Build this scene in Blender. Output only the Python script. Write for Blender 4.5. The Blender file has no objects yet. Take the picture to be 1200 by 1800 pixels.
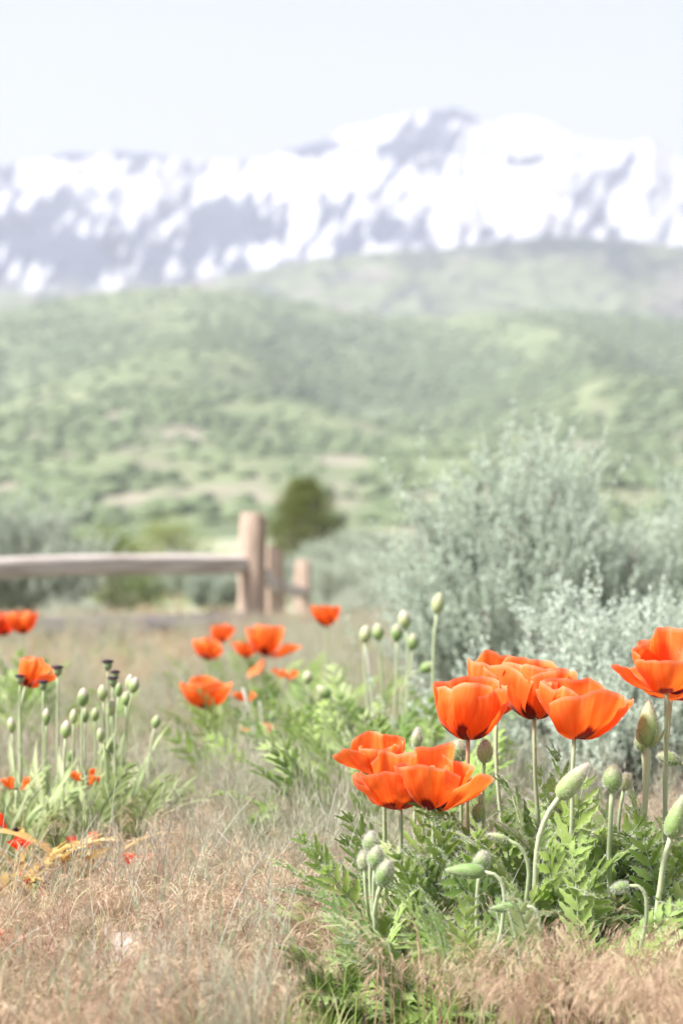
import bpy, math, random
import numpy as np
from mathutils import Vector, Matrix, Euler

# ------------------------------------------------------------------ camera, world, sun, exposure
scene = bpy.context.scene
COL = scene.collection
R = math.radians
FPX, HX, HY, EYE = 4250.0, 600.0, 943.0, 0.75      # focal length in photo pixels, horizon row, lens height

cam_d = bpy.data.cameras.new('camera'); cam = bpy.data.objects.new('camera', cam_d); COL.objects.link(cam)
cam.location = (0, 0, EYE)
cam.rotation_euler = (R(90) + math.atan(43 / FPX), 0, 0)
cam_d.lens = 85; cam_d.sensor_width = 36; cam_d.sensor_fit = 'AUTO'
cam_d.clip_start = 0.05; cam_d.clip_end = 60000
cam_d.dof.use_dof = True; cam_d.dof.focus_distance = 4.06; cam_d.dof.aperture_fstop = 4.1
scene.camera = cam

SUN_AZ, SUN_EL = R(-112), R(50)       # compass from +Y, clockwise: to the left and a little behind the lens
world = bpy.data.worlds.new('World'); scene.world = world; world.use_nodes = True
wn = world.node_tree.nodes; wl = world.node_tree.links
sky = wn.new('ShaderNodeTexSky'); sky.sky_type = 'NISHITA'; sky.sun_disc = False
sky.sun_elevation = SUN_EL; sky.sun_rotation = SUN_AZ; sky.altitude = 1600
sky.air_density = 1.0; sky.dust_density = 4.0; sky.ozone_density = 1.0
hsv = wn.new('ShaderNodeHueSaturation'); hsv.inputs['Saturation'].default_value = 0.38
wl.new(sky.outputs[0], hsv.inputs['Color'])
veil = wn.new('ShaderNodeMix'); veil.data_type = 'RGBA'; veil.blend_type = 'MULTIPLY'; veil.inputs['Factor'].default_value = 1.0
veil.inputs['B'].default_value = (1.0, 0.965, 0.995, 1)
wl.new(hsv.outputs[0], veil.inputs['A'])
wl.new(veil.outputs['Result'], wn['Background'].inputs['Color'])
wn['Background'].inputs['Strength'].default_value = 0.092

sd = bpy.data.lights.new('sun', 'SUN'); sun = bpy.data.objects.new('sun', sd); COL.objects.link(sun)
sd.energy = 4.2; sd.angle = R(16); sd.color = (1.0, 0.97, 0.93)
sv = Vector((math.sin(SUN_AZ) * math.cos(SUN_EL), math.cos(SUN_AZ) * math.cos(SUN_EL), math.sin(SUN_EL)))
sun.rotation_euler = sv.to_track_quat('Z', 'Y').to_euler()

vs = scene.view_settings
vs.view_transform = 'Standard'; vs.look = 'None'; vs.gamma = 1.0; vs.use_curve_mapping = False
vs.exposure = 1.43
cy = scene.cycles
cy.use_denoising = True
try: cy.denoiser = 'OPENIMAGEDENOISE'
except Exception: pass
cy.max_bounces = 5; cy.diffuse_bounces = 3; cy.glossy_bounces = 2; cy.transmission_bounces = 4
cy.volume_bounces = 0; cy.transparent_max_bounces = 8
cy.sample_clamp_indirect = 4.0; cy.use_adaptive_sampling = True; cy.adaptive_threshold = 0.015

# ------------------------------------------------------------------ helpers
def sstep(a, b, x):
    t = np.clip((np.asarray(x, float) - a) / (b - a), 0, 1)
    return t * t * (3 - 2 * t)

_tab = np.random.default_rng(5).random((256, 256))
def vnoise(x, y):
    x = np.asarray(x, float); y = np.asarray(y, float)
    xi = np.floor(x).astype(int); yi = np.floor(y).astype(int)
    fx = x - xi; fy = y - yi
    fx = fx * fx * (3 - 2 * fx); fy = fy * fy * (3 - 2 * fy)
    a = _tab[xi & 255, yi & 255]; b = _tab[(xi + 1) & 255, yi & 255]
    c = _tab[xi & 255, (yi + 1) & 255]; d = _tab[(xi + 1) & 255, (yi + 1) & 255]
    return (a * (1 - fx) + b * fx) * (1 - fy) + (c * (1 - fx) + d * fx) * fy
def fbm(x, y, o=4):
    s = 0; a = 0.5; n = 0
    for k in range(o):
        s = s + a * vnoise(x * 2 ** k + 17 * k, y * 2 ** k + 31 * k); n += a; a *= 0.5
    return s / n

def zg(x, y):
    """ground height: a level meadow that dips behind the fence and comes back up far away"""
    x = np.asarray(x, float); y = np.asarray(y, float)
    return (-0.45 * sstep(16, 26, y) + 0.45 * sstep(70, 300, y)
            + 0.035 * (fbm(x * 1.3 + 9, y * 1.3) - 0.5) * sstep(40, 15, y))
def zg1(x, y): return float(zg(x, y))

def P(px, py, d):
    return Vector(((px - HX) / FPX * d, d, EYE + (HY - py) / FPX * d))
def GX(px, d): return (px - HX) / FPX * d

class MB:
    """collects vertices and faces of ONE mesh"""
    def __init__(s): s.v = []; s.f3 = []; s.f4 = []; s.m3 = []; s.m4 = []; s.n = 0; s.t = []
    def add(s, v, f3=None, f4=None, m=0, tint=None):
        v = np.asarray(v, float).reshape(-1, 3)
        if f3 is not None and len(f3):
            f = np.asarray(f3, int) + s.n; s.f3.append(f); s.m3.append(np.full(len(f), m))
        if f4 is not None and len(f4):
            f = np.asarray(f4, int) + s.n; s.f4.append(f); s.m4.append(np.full(len(f), m))
        s.v.append(v); s.n += len(v)
        s.t.append(np.zeros(len(v)) if tint is None else np.broadcast_to(np.asarray(tint, float), (len(v),)))
        return s
    def mesh(s, name, mats, smooth=True, uv=None):
        v = np.concatenate(s.v)
        f3 = np.concatenate(s.f3) if s.f3 else np.zeros((0, 3), int)
        f4 = np.concatenate(s.f4) if s.f4 else np.zeros((0, 4), int)
        mi = np.concatenate(s.m3 + s.m4) if (s.m3 or s.m4) else np.zeros(0, int)
        me = bpy.data.meshes.new(name)
        me.vertices.add(len(v)); me.vertices.foreach_set('co', v.astype(np.float32).ravel())
        loops = np.concatenate([f3.ravel(), f4.ravel()]).astype(np.int32)
        tot = np.concatenate([np.full(len(f3), 3), np.full(len(f4), 4)]).astype(np.int32)
        st = np.concatenate([[0], np.cumsum(tot)[:-1]]).astype(np.int32)
        me.loops.add(len(loops)); me.loops.foreach_set('vertex_index', loops)
        me.polygons.add(len(tot)); me.polygons.foreach_set('loop_start', st)
        me.polygons.foreach_set('material_index', mi.astype(np.int32))
        me.polygons.foreach_set('use_smooth', np.full(len(tot), smooth))
        if uv is not None:
            ul = me.uv_layers.new(name='UVMap')
            ul.data.foreach_set('uv', np.asarray(uv, np.float32)[loops].ravel())
        t = np.concatenate(s.t)
        if t.any():
            a = me.attributes.new('tint', 'FLOAT', 'POINT'); a.data.foreach_set('value', t.astype(np.float32))
        for m in (mats if isinstance(mats, (list, tuple)) else [mats]): me.materials.append(m)
        me.update(calc_edges=True); me.validate()
        return me

def link(name, me, parent=None, loc=None, rot=None):
    o = bpy.data.objects.new(name, me); COL.objects.link(o)
    if parent is not None: o.parent = parent
    if loc is not None: o.location = loc
    if rot is not None: o.rotation_euler = rot
    return o
def tag(o, label=None, cat=None, group=None, kind=None):
    if label: o['label'] = label
    if cat: o['category'] = cat
    if group: o['group'] = group
    if kind: o['kind'] = kind
    return o
def thing(name, label, cat, loc, group=None, rz=0.0):
    o = bpy.data.objects.new(name, None); COL.objects.link(o)
    o.empty_display_size = 0.05
    o.location = loc; o.rotation_euler = (0, 0, rz)
    return tag(o, label, cat, group)
def copy_tree(o, parent=None):
    c = o.copy(); COL.objects.link(c); c.parent = parent
    for ch in o.children: copy_tree(ch, c)
    return c

def tube(pts, rad, sides=6, cap=True):
    pts = np.asarray(pts, float); n = len(pts); rad = np.broadcast_to(np.asarray(rad, float), (n,))
    tan = np.gradient(pts, axis=0); tan /= np.linalg.norm(tan, axis=1, keepdims=True) + 1e-12
    ref = np.array([0.31, 0.95, 0.05]) if abs(tan[0, 2]) > 0.6 else np.array([0.05, 0.1, 0.99])
    a = np.cross(tan, ref); a /= np.linalg.norm(a, axis=1, keepdims=True) + 1e-12
    b = np.cross(tan, a)
    th = np.arange(sides) * 2 * math.pi / sides
    v = pts[:, None] + rad[:, None, None] * (np.cos(th)[None, :, None] * a[:, None] + np.sin(th)[None, :, None] * b[:, None])
    i = np.arange(n - 1)[:, None] * sides; j = np.arange(sides)[None]; k = (j + 1) % sides
    f4 = np.stack([i + j, i + k, i + sides + k, i + sides + j], -1).reshape(-1, 4)
    v = v.reshape(-1, 3); f3 = None
    if cap:
        v = np.vstack([v, pts[:1], pts[-1:]]); jj = np.arange(sides)
        f3 = np.vstack([np.stack([jj, np.full(sides, n * sides), (jj + 1) % sides], 1)[:, [0, 1, 2]],
                        np.stack([(n - 1) * sides + jj, (n - 1) * sides + (jj + 1) % sides, np.full(sides, n * sides + 1)], 1)])
    return v, f3, f4, tan

def unit(a): return a / (np.linalg.norm(a, axis=-1, keepdims=True) + 1e-12)
def leaves(pos, dr, ln, wd, rng, sag=0.0):
    """diamond leaves: N quads folded along the rib"""
    n = len(pos); dr = unit(dr)
    rv = unit(rng.normal(size=(n, 3))); side = unit(np.cross(dr, rv)); up = np.cross(side, dr)
    ln = np.broadcast_to(ln, (n,))[:, None]; wd = np.broadcast_to(wd, (n,))[:, None]
    tip = pos + dr * ln; tip[:, 2] -= sag * ln[:, 0]
    mid = pos + dr * ln * 0.5 + up * wd * 0.3
    v = np.stack([pos, mid + side * wd * 0.5, tip, mid - side * wd * 0.5], 1).reshape(-1, 3)
    return v, np.arange(n * 4).reshape(n, 4)
def hairs(pos, nrm, ln, wd, rng, jit=0.5):
    n = len(pos); d = unit(nrm + jit * rng.normal(size=(n, 3)) * 0.6)
    s = unit(np.cross(d, rng.normal(size=(n, 3)))) * wd * 0.5
    l = (ln * rng.uniform(0.6, 1.2, n))[:, None]
    v = np.stack([pos - s, pos + s, pos + d * l], 1).reshape(-1, 3)
    return v, np.arange(n * 3).reshape(n, 3)

# ------------------------------------------------------------------ materials
def newmat(name):
    m = bpy.data.materials.new(name); m.use_nodes = True
    return m, m.node_tree.nodes, m.node_tree.links
def ramp(nt, fac, stops):
    r = nt.new('ShaderNodeValToRGB'); cr = r.color_ramp
    while len(cr.elements) > 1: cr.elements.remove(cr.elements[-1])
    cr.elements[0].position = stops[0][0]; cr.elements[0].color = (*stops[0][1], 1)
    for p, c in stops[1:]:
        e = cr.elements.new(p); e.color = (*c, 1)
    return r
def leafmat(name, stops, trans=0.35, rough=0.6, sheen=0.0, noise=30.0, namt=0.25, coat=None, tipcol=None, spec=0.25):
    """thin plant tissue: colour picked per object, broken up by noise; light also passes through it"""
    m, n, l = newmat(name)
    b = n['Principled BSDF']; b.inputs['Roughness'].default_value = rough
    b.inputs['Specular IOR Level'].default_value = spec
    if sheen:
        b.inputs['Sheen Weight'].default_value = sheen; b.inputs['Sheen Roughness'].default_value = 0.4
        b.inputs['Sheen Tint'].default_value = (1, 1, 1, 1)
    oi = n.new('ShaderNodeObjectInfo'); tc = n.new('ShaderNodeTexCoord')
    nz = n.new('ShaderNodeTexNoise'); nz.inputs['Scale'].default_value = noise; nz.inputs['Detail'].default_value = 3
    l.new(tc.outputs['Object'], nz.inputs['Vector'])
    ma = n.new('ShaderNodeMath'); ma.operation = 'MULTIPLY_ADD'; ma.inputs[1].default_value = 2 * namt; ma.inputs[2].default_value = -namt
    l.new(nz.outputs['Fac'], ma.inputs[0])
    ad = n.new('ShaderNodeMath'); ad.operation = 'ADD'; ad.use_clamp = True
    l.new(oi.outputs['Random'], ad.inputs[0]); l.new(ma.outputs[0], ad.inputs[1])
    r = ramp(n, None, stops); l.new(ad.outputs[0], r.inputs['Fac'])
    colout = r.outputs['Color']
    if tipcol is not None:
        at = n.new('ShaderNodeAttribute'); at.attribute_name = 'tint'
        mx = n.new('ShaderNodeMix'); mx.data_type = 'RGBA'
        l.new(at.outputs['Fac'], mx.inputs['Factor']); l.new(colout, mx.inputs['A']); mx.inputs['B'].default_value = (*tipcol, 1)
        colout = mx.outputs['Result']
    l.new(colout, b.inputs['Base Color'])
    if trans > 0:
        t = n.new('ShaderNodeBsdfTranslucent'); l.new(colout, t.inputs['Color'])
        ms = n.new('ShaderNodeMixShader'); ms.inputs[0].default_value = trans
        l.new(b.outputs[0], ms.inputs[1]); l.new(t.outputs[0], ms.inputs[2])
        l.new(ms.outputs[0], n['Material Output'].inputs['Surface'])
    return m

M = {}
M['leaf'] = leafmat('poppy_leaf', [(0, (.135, .235, .035)), (.45, (.265, .40, .062)), (.8, (.37, .50, .115)), (1, (.48, .56, .26))], .45, .5, .2, 40, .3, tipcol=(.55, .60, .50))
M['leaf_pale'] = leafmat('pale_leaf', [(0, (.21, .30, .09)), (.5, (.32, .40, .15)), (1, (.46, .50, .27))], .4, .6, .15, 40, .25, tipcol=(.6, .62, .5))
M['leaf_yellow'] = leafmat('withered_leaf', [(0, (.50, .30, .07)), (.5, (.62, .42, .14)), (1, (.66, .50, .25))], .35, .7, 0, 50, .3, tipcol=(.6, .45, .25))
M['stem'] = leafmat('poppy_stem', [(0, (.28, .34, .17)), (1, (.40, .43, .27))], .0, .7, .5, 60, .3, tipcol=(.42, .22, .13))
M['hair'] = leafmat('plant_hair', [(0, (.62, .63, .55)), (1, (.72, .70, .64))], .5, .7, 0, 10, .2)
M['bud'] = leafmat('bud_green', [(0, (.15, .25, .07)), (.6, (.24, .34, .11)), (1, (.36, .40, .19))], .1, .55, .5, 80, .25, tipcol=(.52, .42, .36))
M['capsule'] = leafmat('seed_capsule', [(0, (.16, .22, .10)), (1, (.22, .26, .14))], 0, .6, .2, 80, .2, tipcol=(.035, .02, .035))
M['stamen'] = leafmat('stamen', [(0, (.02, .008, .018)), (1, (.04, .015, .03))], 0, .7, 0, 50, .2)
M['cheat'] = leafmat('cheatgrass', [(0, (.22, .10, .075)), (.16, (.34, .19, .145)), (.32, (.44, .29, .20)), (.6, (.54, .40, .27)), (.85, (.58, .48, .32)), (1, (.44, .45, .25))], .35, .7, 0, 25, .22, tipcol=(.57, .44, .31))
M['brome'] = leafmat('green_grass', [(0, (.34, .22, .21)), (.2, (.44, .38, .30)), (.5, (.46, .49, .33)), (1, (.33, .43, .22))], .35, .65, 0, 25, .2, tipcol=(.46, .43, .34))
M['blade'] = leafmat('grass_blade', [(0, (.18, .28, .06)), (.55, (.31, .40, .12)), (.85, (.43, .46, .22)), (1, (.52, .46, .28))], .4, .6, 0, 20, .2)
M['sage'] = leafmat('sage_leaf', [(0, (.48, .56, .45)), (.5, (.62, .69, .58)), (1, (.73, .78, .69))], .45, .75, .3, 14, .5)
M['sage_far'] = leafmat('sage_leaf_far', [(0, (.37, .42, .34)), (.5, (.47, .52, .42)), (1, (.56, .59, .48))], .4, .75, .2, 4, .5)
M['twig'] = leafmat('grey_twig', [(0, (.27, .24, .22)), (1, (.40, .37, .35))], 0, .85, 0, 30, .4)
M['juniper'] = leafmat('juniper_leaf', [(0, (.05, .075, .018)), (.5, (.10, .125, .03)), (1, (.15, .17, .045))], .2, .7, 0, 3, .5)
M['shrub'] = leafmat('shrub_leaf', [(0, (.20, .25, .09)), (.5, (.29, .33, .13)), (1, (.36, .38, .19))], .35, .65, 0, 3, .5)
M['oak'] = leafmat('scrub_oak', [(0, (.11, .155, .08)), (.5, (.14, .185, .095)), (1, (.18, .22, .115))], 0, .9, 0, .02, .5)

def petal_material(name, base, edge):
    m, n, l = newmat(name)
    uv = n.new('ShaderNodeUVMap'); sp = n.new('ShaderNodeSeparateXYZ'); l.new(uv.outputs[0], sp.inputs[0])
    oi = n.new('ShaderNodeObjectInfo')
    # fine radial veins
    mp = n.new('ShaderNodeMapping'); mp.inputs['Scale'].default_value = (16, 1.0, 1); l.new(uv.outputs[0], mp.inputs['Vector'])
    addv = n.new('ShaderNodeVectorMath'); addv.operation = 'ADD'; l.new(mp.outputs[0], addv.inputs[0])
    cmb = n.new('ShaderNodeCombineXYZ'); m7 = n.new('ShaderNodeMath'); m7.operation = 'MULTIPLY'; m7.inputs[1].default_value = 53
    l.new(oi.outputs['Random'], m7.inputs[0]); l.new(m7.outputs[0], cmb.inputs['X']); l.new(m7.outputs[0], cmb.inputs['Z']); l.new(cmb.outputs[0], addv.inputs[1])
    nz = n.new('ShaderNodeTexNoise'); nz.inputs['Scale'].default_value = 1.0; nz.inputs['Detail'].default_value = 4; l.new(addv.outputs[0], nz.inputs['Vector'])
    ad = n.new('ShaderNodeMath'); ad.operation = 'MULTIPLY_ADD'; ad.inputs[1].default_value = .36
    l.new(sp.outputs['Y'], ad.inputs[0])
    m8 = n.new('ShaderNodeMath'); m8.operation = 'MULTIPLY'; m8.inputs[1].default_value = .76; l.new(nz.outputs['Fac'], m8.inputs[0]); l.new(m8.outputs[0], ad.inputs[2])
    r = ramp(n, None, [(.22, tuple(c * k for c, k in zip(base, (.82, .45, .6)))), (.52, base), (.78, edge), (.95, (.95, .36, .16))]); l.new(ad.outputs[0], r.inputs['Fac'])
    # dark blotch near the claw of the petal
    gx = n.new('ShaderNodeMath'); gx.operation = 'MULTIPLY_ADD'; gx.inputs[1].default_value = 2; gx.inputs[2].default_value = -1; l.new(sp.outputs['X'], gx.inputs[0])
    ab = n.new('ShaderNodeMath'); ab.operation = 'MULTIPLY'; l.new(gx.outputs[0], ab.inputs[0]); l.new(gx.outputs[0], ab.inputs[1])
    q = n.new('ShaderNodeMath'); q.operation = 'MULTIPLY_ADD'; q.inputs[1].default_value = .75; l.new(ab.outputs[0], q.inputs[0]); l.new(sp.outputs['Y'], q.inputs[2])
    q2 = n.new('ShaderNodeMath'); q2.operation = 'MULTIPLY_ADD'; q2.inputs[1].default_value = .16; l.new(nz.outputs['Fac'], q2.inputs[0]); l.new(q.outputs[0], q2.inputs[2])
    mr = n.new('ShaderNodeMapRange'); mr.inputs['From Min'].default_value = .53; mr.inputs['From Max'].default_value = .44; mr.clamp = True
    l.new(q2.outputs[0], mr.inputs['Value'])
    mx = n.new('ShaderNodeMix'); mx.data_type = 'RGBA'; mx.inputs['B'].default_value = (.16, .006, .006, 1)
    l.new(mr.outputs[0], mx.inputs['Factor']); l.new(r.outputs[0], mx.inputs['A'])
    rm = n.new('ShaderNodeMapRange'); rm.inputs['From Min'].default_value = .93; rm.inputs['From Max'].default_value = 1.0; rm.inputs['To Max'].default_value = .6; rm.clamp = True
    l.new(sp.outputs['Y'], rm.inputs['Value']); m2 = n.new('ShaderNodeMix'); m2.data_type = 'RGBA'; m2.inputs['B'].default_value = (.96, .46, .28, 1)
    l.new(rm.outputs[0], m2.inputs['Factor']); l.new(mx.outputs['Result'], m2.inputs['A']); mx = m2
    b = n['Principled BSDF']; b.inputs['Roughness'].default_value = .45; b.inputs['Specular IOR Level'].default_value = .3
    b.inputs['Sheen Weight'].default_value = .12; b.inputs['Sheen Roughness'].default_value = .3
    l.new(mx.outputs['Result'], b.inputs['Base Color'])
    bp = n.new('ShaderNodeBump'); bp.inputs['Strength'].default_value = .5; bp.inputs['Distance'].default_value = .003
    l.new(nz.outputs['Fac'], bp.inputs['Height']); l.new(bp.outputs[0], b.inputs['Normal'])
    t = n.new('ShaderNodeBsdfTranslucent'); l.new(mx.outputs['Result'], t.inputs['Color'])
    ms = n.new('ShaderNodeMixShader'); ms.inputs[0].default_value = .48
    l.new(b.outputs[0], ms.inputs[1]); l.new(t.outputs[0], ms.inputs[2]); l.new(ms.outputs[0], n['Material Output'].inputs['Surface'])
    return m
M['petal'] = petal_material('poppy_petal', (.92, .145, .014), (.95, .235, .045))
M['petal_red'] = petal_material('poppy_petal_red', (.80, .05, .008), (.85, .09, .012))

def wood_material(name, stops, scale):
    m, n, l = newmat(name); b = n['Principled BSDF']; b.inputs['Roughness'].default_value = .85
    tc = n.new('ShaderNodeTexCoord'); mp = n.new('ShaderNodeMapping'); mp.inputs['Scale'].default_value = scale
    l.new(tc.outputs['Object'], mp.inputs['Vector'])
    nz = n.new('ShaderNodeTexNoise'); nz.inputs['Scale'].default_value = 3; nz.inputs['Detail'].default_value = 7; l.new(mp.outputs[0], nz.inputs['Vector'])
    r = ramp(n, None, stops); l.new(nz.outputs['Fac'], r.inputs['Fac']); l.new(r.outputs[0], b.inputs['Base Color'])
    bp = n.new('ShaderNodeBump'); bp.inputs['Strength'].default_value = .6; bp.inputs['Distance'].default_value = .01
    l.new(nz.outputs['Fac'], bp.inputs['Height']); l.new(bp.outputs[0], b.inputs['Normal'])
    return m
M['post_wood'] = wood_material('weathered_post_wood', [(.3, (.24, .17, .13)), (.5, (.36, .27, .21)), (.7, (.48, .37, .29))], (8, 8, .8))
M['rail_wood'] = wood_material('weathered_rail_wood', [(.3, (.29, .24, .20)), (.5, (.43, .38, .345)), (.72, (.56, .51, .47))], (.8, 8, 8))

def simple_noise_material(name, stops, scale, rough=.9, bump=.4, bdist=.01):
    m, n, l = newmat(name); b = n['Principled BSDF']; b.inputs['Roughness'].default_value = rough
    tc = n.new('ShaderNodeTexCoord')
    nz = n.new('ShaderNodeTexNoise'); nz.inputs['Scale'].default_value = scale; nz.inputs['Detail'].default_value = 8; nz.inputs['Roughness'].default_value = .65
    l.new(tc.outputs['Object'], nz.inputs['Vector'])
    r = ramp(n, None, stops); l.new(nz.outputs['Fac'], r.inputs['Fac']); l.new(r.outputs[0], b.inputs['Base Color'])
    bp = n.new('ShaderNodeBump'); bp.inputs['Strength'].default_value = bump; bp.inputs['Distance'].default_value = bdist
    l.new(nz.outputs['Fac'], bp.inputs['Height']); l.new(bp.outputs[0], b.inputs['Normal'])
    return m
M['stone'] = simple_noise_material('pale_stone', [(.3, (.30, .25, .225)), (.7, (.46, .40, .37))], 18)
def ground_material():
    m, n, l = newmat('meadow_soil'); b = n['Principled BSDF']; b.inputs['Roughness'].default_value = .95
    ge = n.new('ShaderNodeNewGeometry')
    nz = n.new('ShaderNodeTexNoise'); nz.inputs['Scale'].default_value = 28; nz.inputs['Detail'].default_value = 9; nz.inputs['Roughness'].default_value = .7
    l.new(ge.outputs['Position'], nz.inputs['Vector'])
    r1 = ramp(n, None, [(.3, (.13, .09, .065)), (.5, (.24, .17, .12)), (.7, (.38, .28, .21))]); l.new(nz.outputs['Fac'], r1.inputs['Fac'])
    n2 = n.new('ShaderNodeTexNoise'); n2.inputs['Scale'].default_value = .12; n2.inputs['Detail'].default_value = 6; l.new(ge.outputs['Position'], n2.inputs['Vector'])
    r2 = ramp(n, None, [(.35, (.22, .26, .13)), (.5, (.31, .33, .22)), (.65, (.40, .37, .26))]); l.new(n2.outputs['Fac'], r2.inputs['Fac'])
    sp = n.new('ShaderNodeSeparateXYZ'); l.new(ge.outputs['Position'], sp.inputs[0])
    mr = n.new('ShaderNodeMapRange'); mr.inputs['From Min'].default_value = 8; mr.inputs['From Max'].default_value = 30; l.new(sp.outputs['Y'], mr.inputs['Value'])
    mx = n.new('ShaderNodeMix'); mx.data_type = 'RGBA'; l.new(mr.outputs[0], mx.inputs['Factor']); l.new(r1.outputs[0], mx.inputs['A']); l.new(r2.outputs[0], mx.inputs['B'])
    l.new(mx.outputs['Result'], b.inputs['Base Color'])
    bp = n.new('ShaderNodeBump'); bp.inputs['Strength'].default_value = .7; bp.inputs['Distance'].default_value = .02
    l.new(nz.outputs['Fac'], bp.inputs['Height']); l.new(bp.outputs[0], b.inputs['Normal'])
    return m
M['ground'] = ground_material()
def terrain_material(name, nscale, amt):
    m, n, l = newmat(name); b = n['Principled BSDF']; b.inputs['Roughness'].default_value = 1.0; b.inputs['Specular IOR Level'].default_value = .1
    at = n.new('ShaderNodeAttribute'); at.attribute_name = 'surface'
    ge = n.new('ShaderNodeNewGeometry'); nz = n.new('ShaderNodeTexNoise'); nz.inputs['Scale'].default_value = nscale; nz.inputs['Detail'].default_value = 6
    l.new(ge.outputs['Position'], nz.inputs['Vector'])
    mr = n.new('ShaderNodeMapRange'); mr.inputs['From Min'].default_value = .3; mr.inputs['From Max'].default_value = .7
    mr.inputs['To Min'].default_value = 1 - amt; mr.inputs['To Max'].default_value = 1 + amt * .5; l.new(nz.outputs['Fac'], mr.inputs['Value'])
    mx = n.new('ShaderNodeMix'); mx.data_type = 'RGBA'; mx.blend_type = 'MULTIPLY'; mx.inputs['Factor'].default_value = 1
    l.new(at.outputs['Color'], mx.inputs['A']); l.new(mr.outputs[0], mx.inputs['B']); l.new(mx.outputs['Result'], b.inputs['Base Color'])
    return m
M['foothill'] = terrain_material('foothill_surface', .02, .35)
M['mountain'] = terrain_material('mountain_surface', .01, .12)

# ------------------------------------------------------------------ the setting: ground, hills, mountain
def grid_mesh(X, Y, Z, name, mat, color=None):
    nr, na = X.shape
    v = np.stack([X, Y, Z], -1).reshape(-1, 3)
    i = np.arange(nr - 1)[:, None] * na; j = np.arange(na - 1)[None]
    f = np.stack([i + j, i + j + 1, i + na + j + 1, i + na + j], -1).reshape(-1, 4)
    me = MB().add(v, f4=f).mesh(name, mat)
    if color is not None:
        a = me.color_attributes.new('surface', 'FLOAT_COLOR', 'POINT')
        a.data.foreach_set('color', np.concatenate([color.reshape(-1, 3), np.ones((nr * na, 1))], 1).astype(np.float32).ravel())
    return me

ys = np.concatenate([np.linspace(-30, 1.5, 16), np.arange(1.6, 16, .12), np.arange(16, 70, 1.2), np.geomspace(72, 14500, 40)])
xs = np.concatenate([-np.geomspace(14000, 6, 34), np.arange(-5.8, 5.81, .16), np.geomspace(6, 14000, 34)])
GXX, GYY = np.meshgrid(xs, ys)
tag(link('ground', grid_mesh(GXX, GYY, zg(GXX, GYY), 'ground', M['ground'])), 'dry meadow soil reaching to the foothills', kind='structure')

def interp(tab, px): return np.interp(px, [p[0] for p in tab], [p[1] for p in tab])
def pix(X, Y, Z): return HX + FPX * X / Y, HY - FPX * (Z - EYE) / Y
def mixc(a, b, t): return a * (1 - t[..., None]) + np.asarray(b, float) * t[..., None]
def bump(px, py, lst):
    s = np.zeros_like(px)
    for cx, cy_, sx, sy, w in lst: s += w * np.exp(-((px - cx) / sx) ** 2 - ((py - cy_) / sy) ** 2)
    return s

# snow-covered mountain
sky_tab = [(-2500, 520), (-1200, 380), (-500, 300), (-150, 288), (0, 284), (60, 281), (130, 268), (180, 264), (250, 267), (330, 281), (420, 279), (468, 278), (490, 264), (560, 250), (615, 220),
           (680, 206), (735, 193), (800, 190), (840, 203), (868, 218), (885, 204), (905, 202), (960, 214), (1030, 243), (1090, 253), (1145, 246), (1175, 268), (1215, 284), (1400, 300), (1800, 360), (2600, 480), (3600, 560)]
az = np.arctan((np.concatenate([np.linspace(-2200, -210, 90), np.linspace(-200, 1400, 640), np.linspace(1410, 3400, 90)]) - HX) / FPX)
rr = np.concatenate([np.linspace(6200, 9700, 230), np.linspace(9740, 11000, 30)])
A, RR = np.meshgrid(az, rr)
X, Y = RR * np.tan(A), RR
pxa = HX + FPX * np.tan(A)
Hc = (HY - interp(sky_tab, pxa)) / FPX * 9600
t = (RR - 6200) / 3400.0
ridge = 1 - np.abs(2 * fbm(X / 900 + 3, Y / 1500 + 7, 4) - 1)
ridge2 = 1 - np.abs(2 * fbm(X / 330, Y / 420, 3) - 1)
prof = np.where(t <= 1, np.clip(t, 0, 1) ** 0.85, 1 - 0.9 * np.clip(t - 1, 0, 1))
env = np.clip(t * (1.0 - t) * 4, 0, 1)
Zm = 90 + (Hc - 90) * prof + env * (190 * (ridge - .75) + 90 * (ridge2 - .7)) + 34 * (fbm(X / 110, Y / 140, 4) - .5) * np.clip(t * 3, 0, 1)
pxm, pym = pix(X, Y, Zm)
nb = fbm(pxm / 60 + 3, pym / 40 + 8, 5); nb2 = fbm((pxm + .35 * pym) / 16, pym / 34 + 40, 4)
rock = (nb - .5) * 1.3 + (nb2 - .5) * 2.6 + 0.52 * sstep(300, 390, pym) * sstep(760, 380, pxm) - .10 - .22 * sstep(330, 260, pym) - .12 * sstep(700, 900, pxm)
rock += bump(pxm, pym, [(390, 385, 52, 42, .85), (150, 470, 45, 40, .95), (675, 372, 30, 52, .8), (1050, 355, 38, 60, .75), (1095, 320, 30, 30, .5), (700, 415, 60, 28, .6),
                        (530, 262, 75, 14, 1.5), (770, 240, 80, 24, 1.25), (800, 198, 45, 14, 1.3), (690, 260, 60, 12, 1.0), (130, 270, 70, 12, 1.4), (255, 268, 50, 12, 1.5), (920, 282, 30, 10, 1.0),
                        (85, 400, 60, 60, .4), (590, 400, 50, 40, .45), (480, 330, 20, 25, .4), (70, 340, 16, 40, .4), (880, 410, 140, 16, .55),
                        (660, 232, 34, 18, -.8), (905, 235, 60, 30, -.6), (560, 320, 120, 24, -.5), (250, 320, 160, 18, -.45), (900, 345, 110, 50, -.7)])
rk = sstep(-.30, .50, rock)
col = mixc(np.full(X.shape + (3,), .56) * np.array([.98, .99, 1.0]), (.05, .064, .105), rk)
low = sstep(465, 545, pym + 55 * (nb - .5) + 20 * sstep(300, 700, pxm))
col = mixc(col, (.20, .21, .16), low * .85)
tag(link('mountain', grid_mesh(X, Y, Zm, 'mountain', M['mountain'], col)), 'snow covered mountain with grey rock bands behind the green hills', kind='structure')

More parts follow.
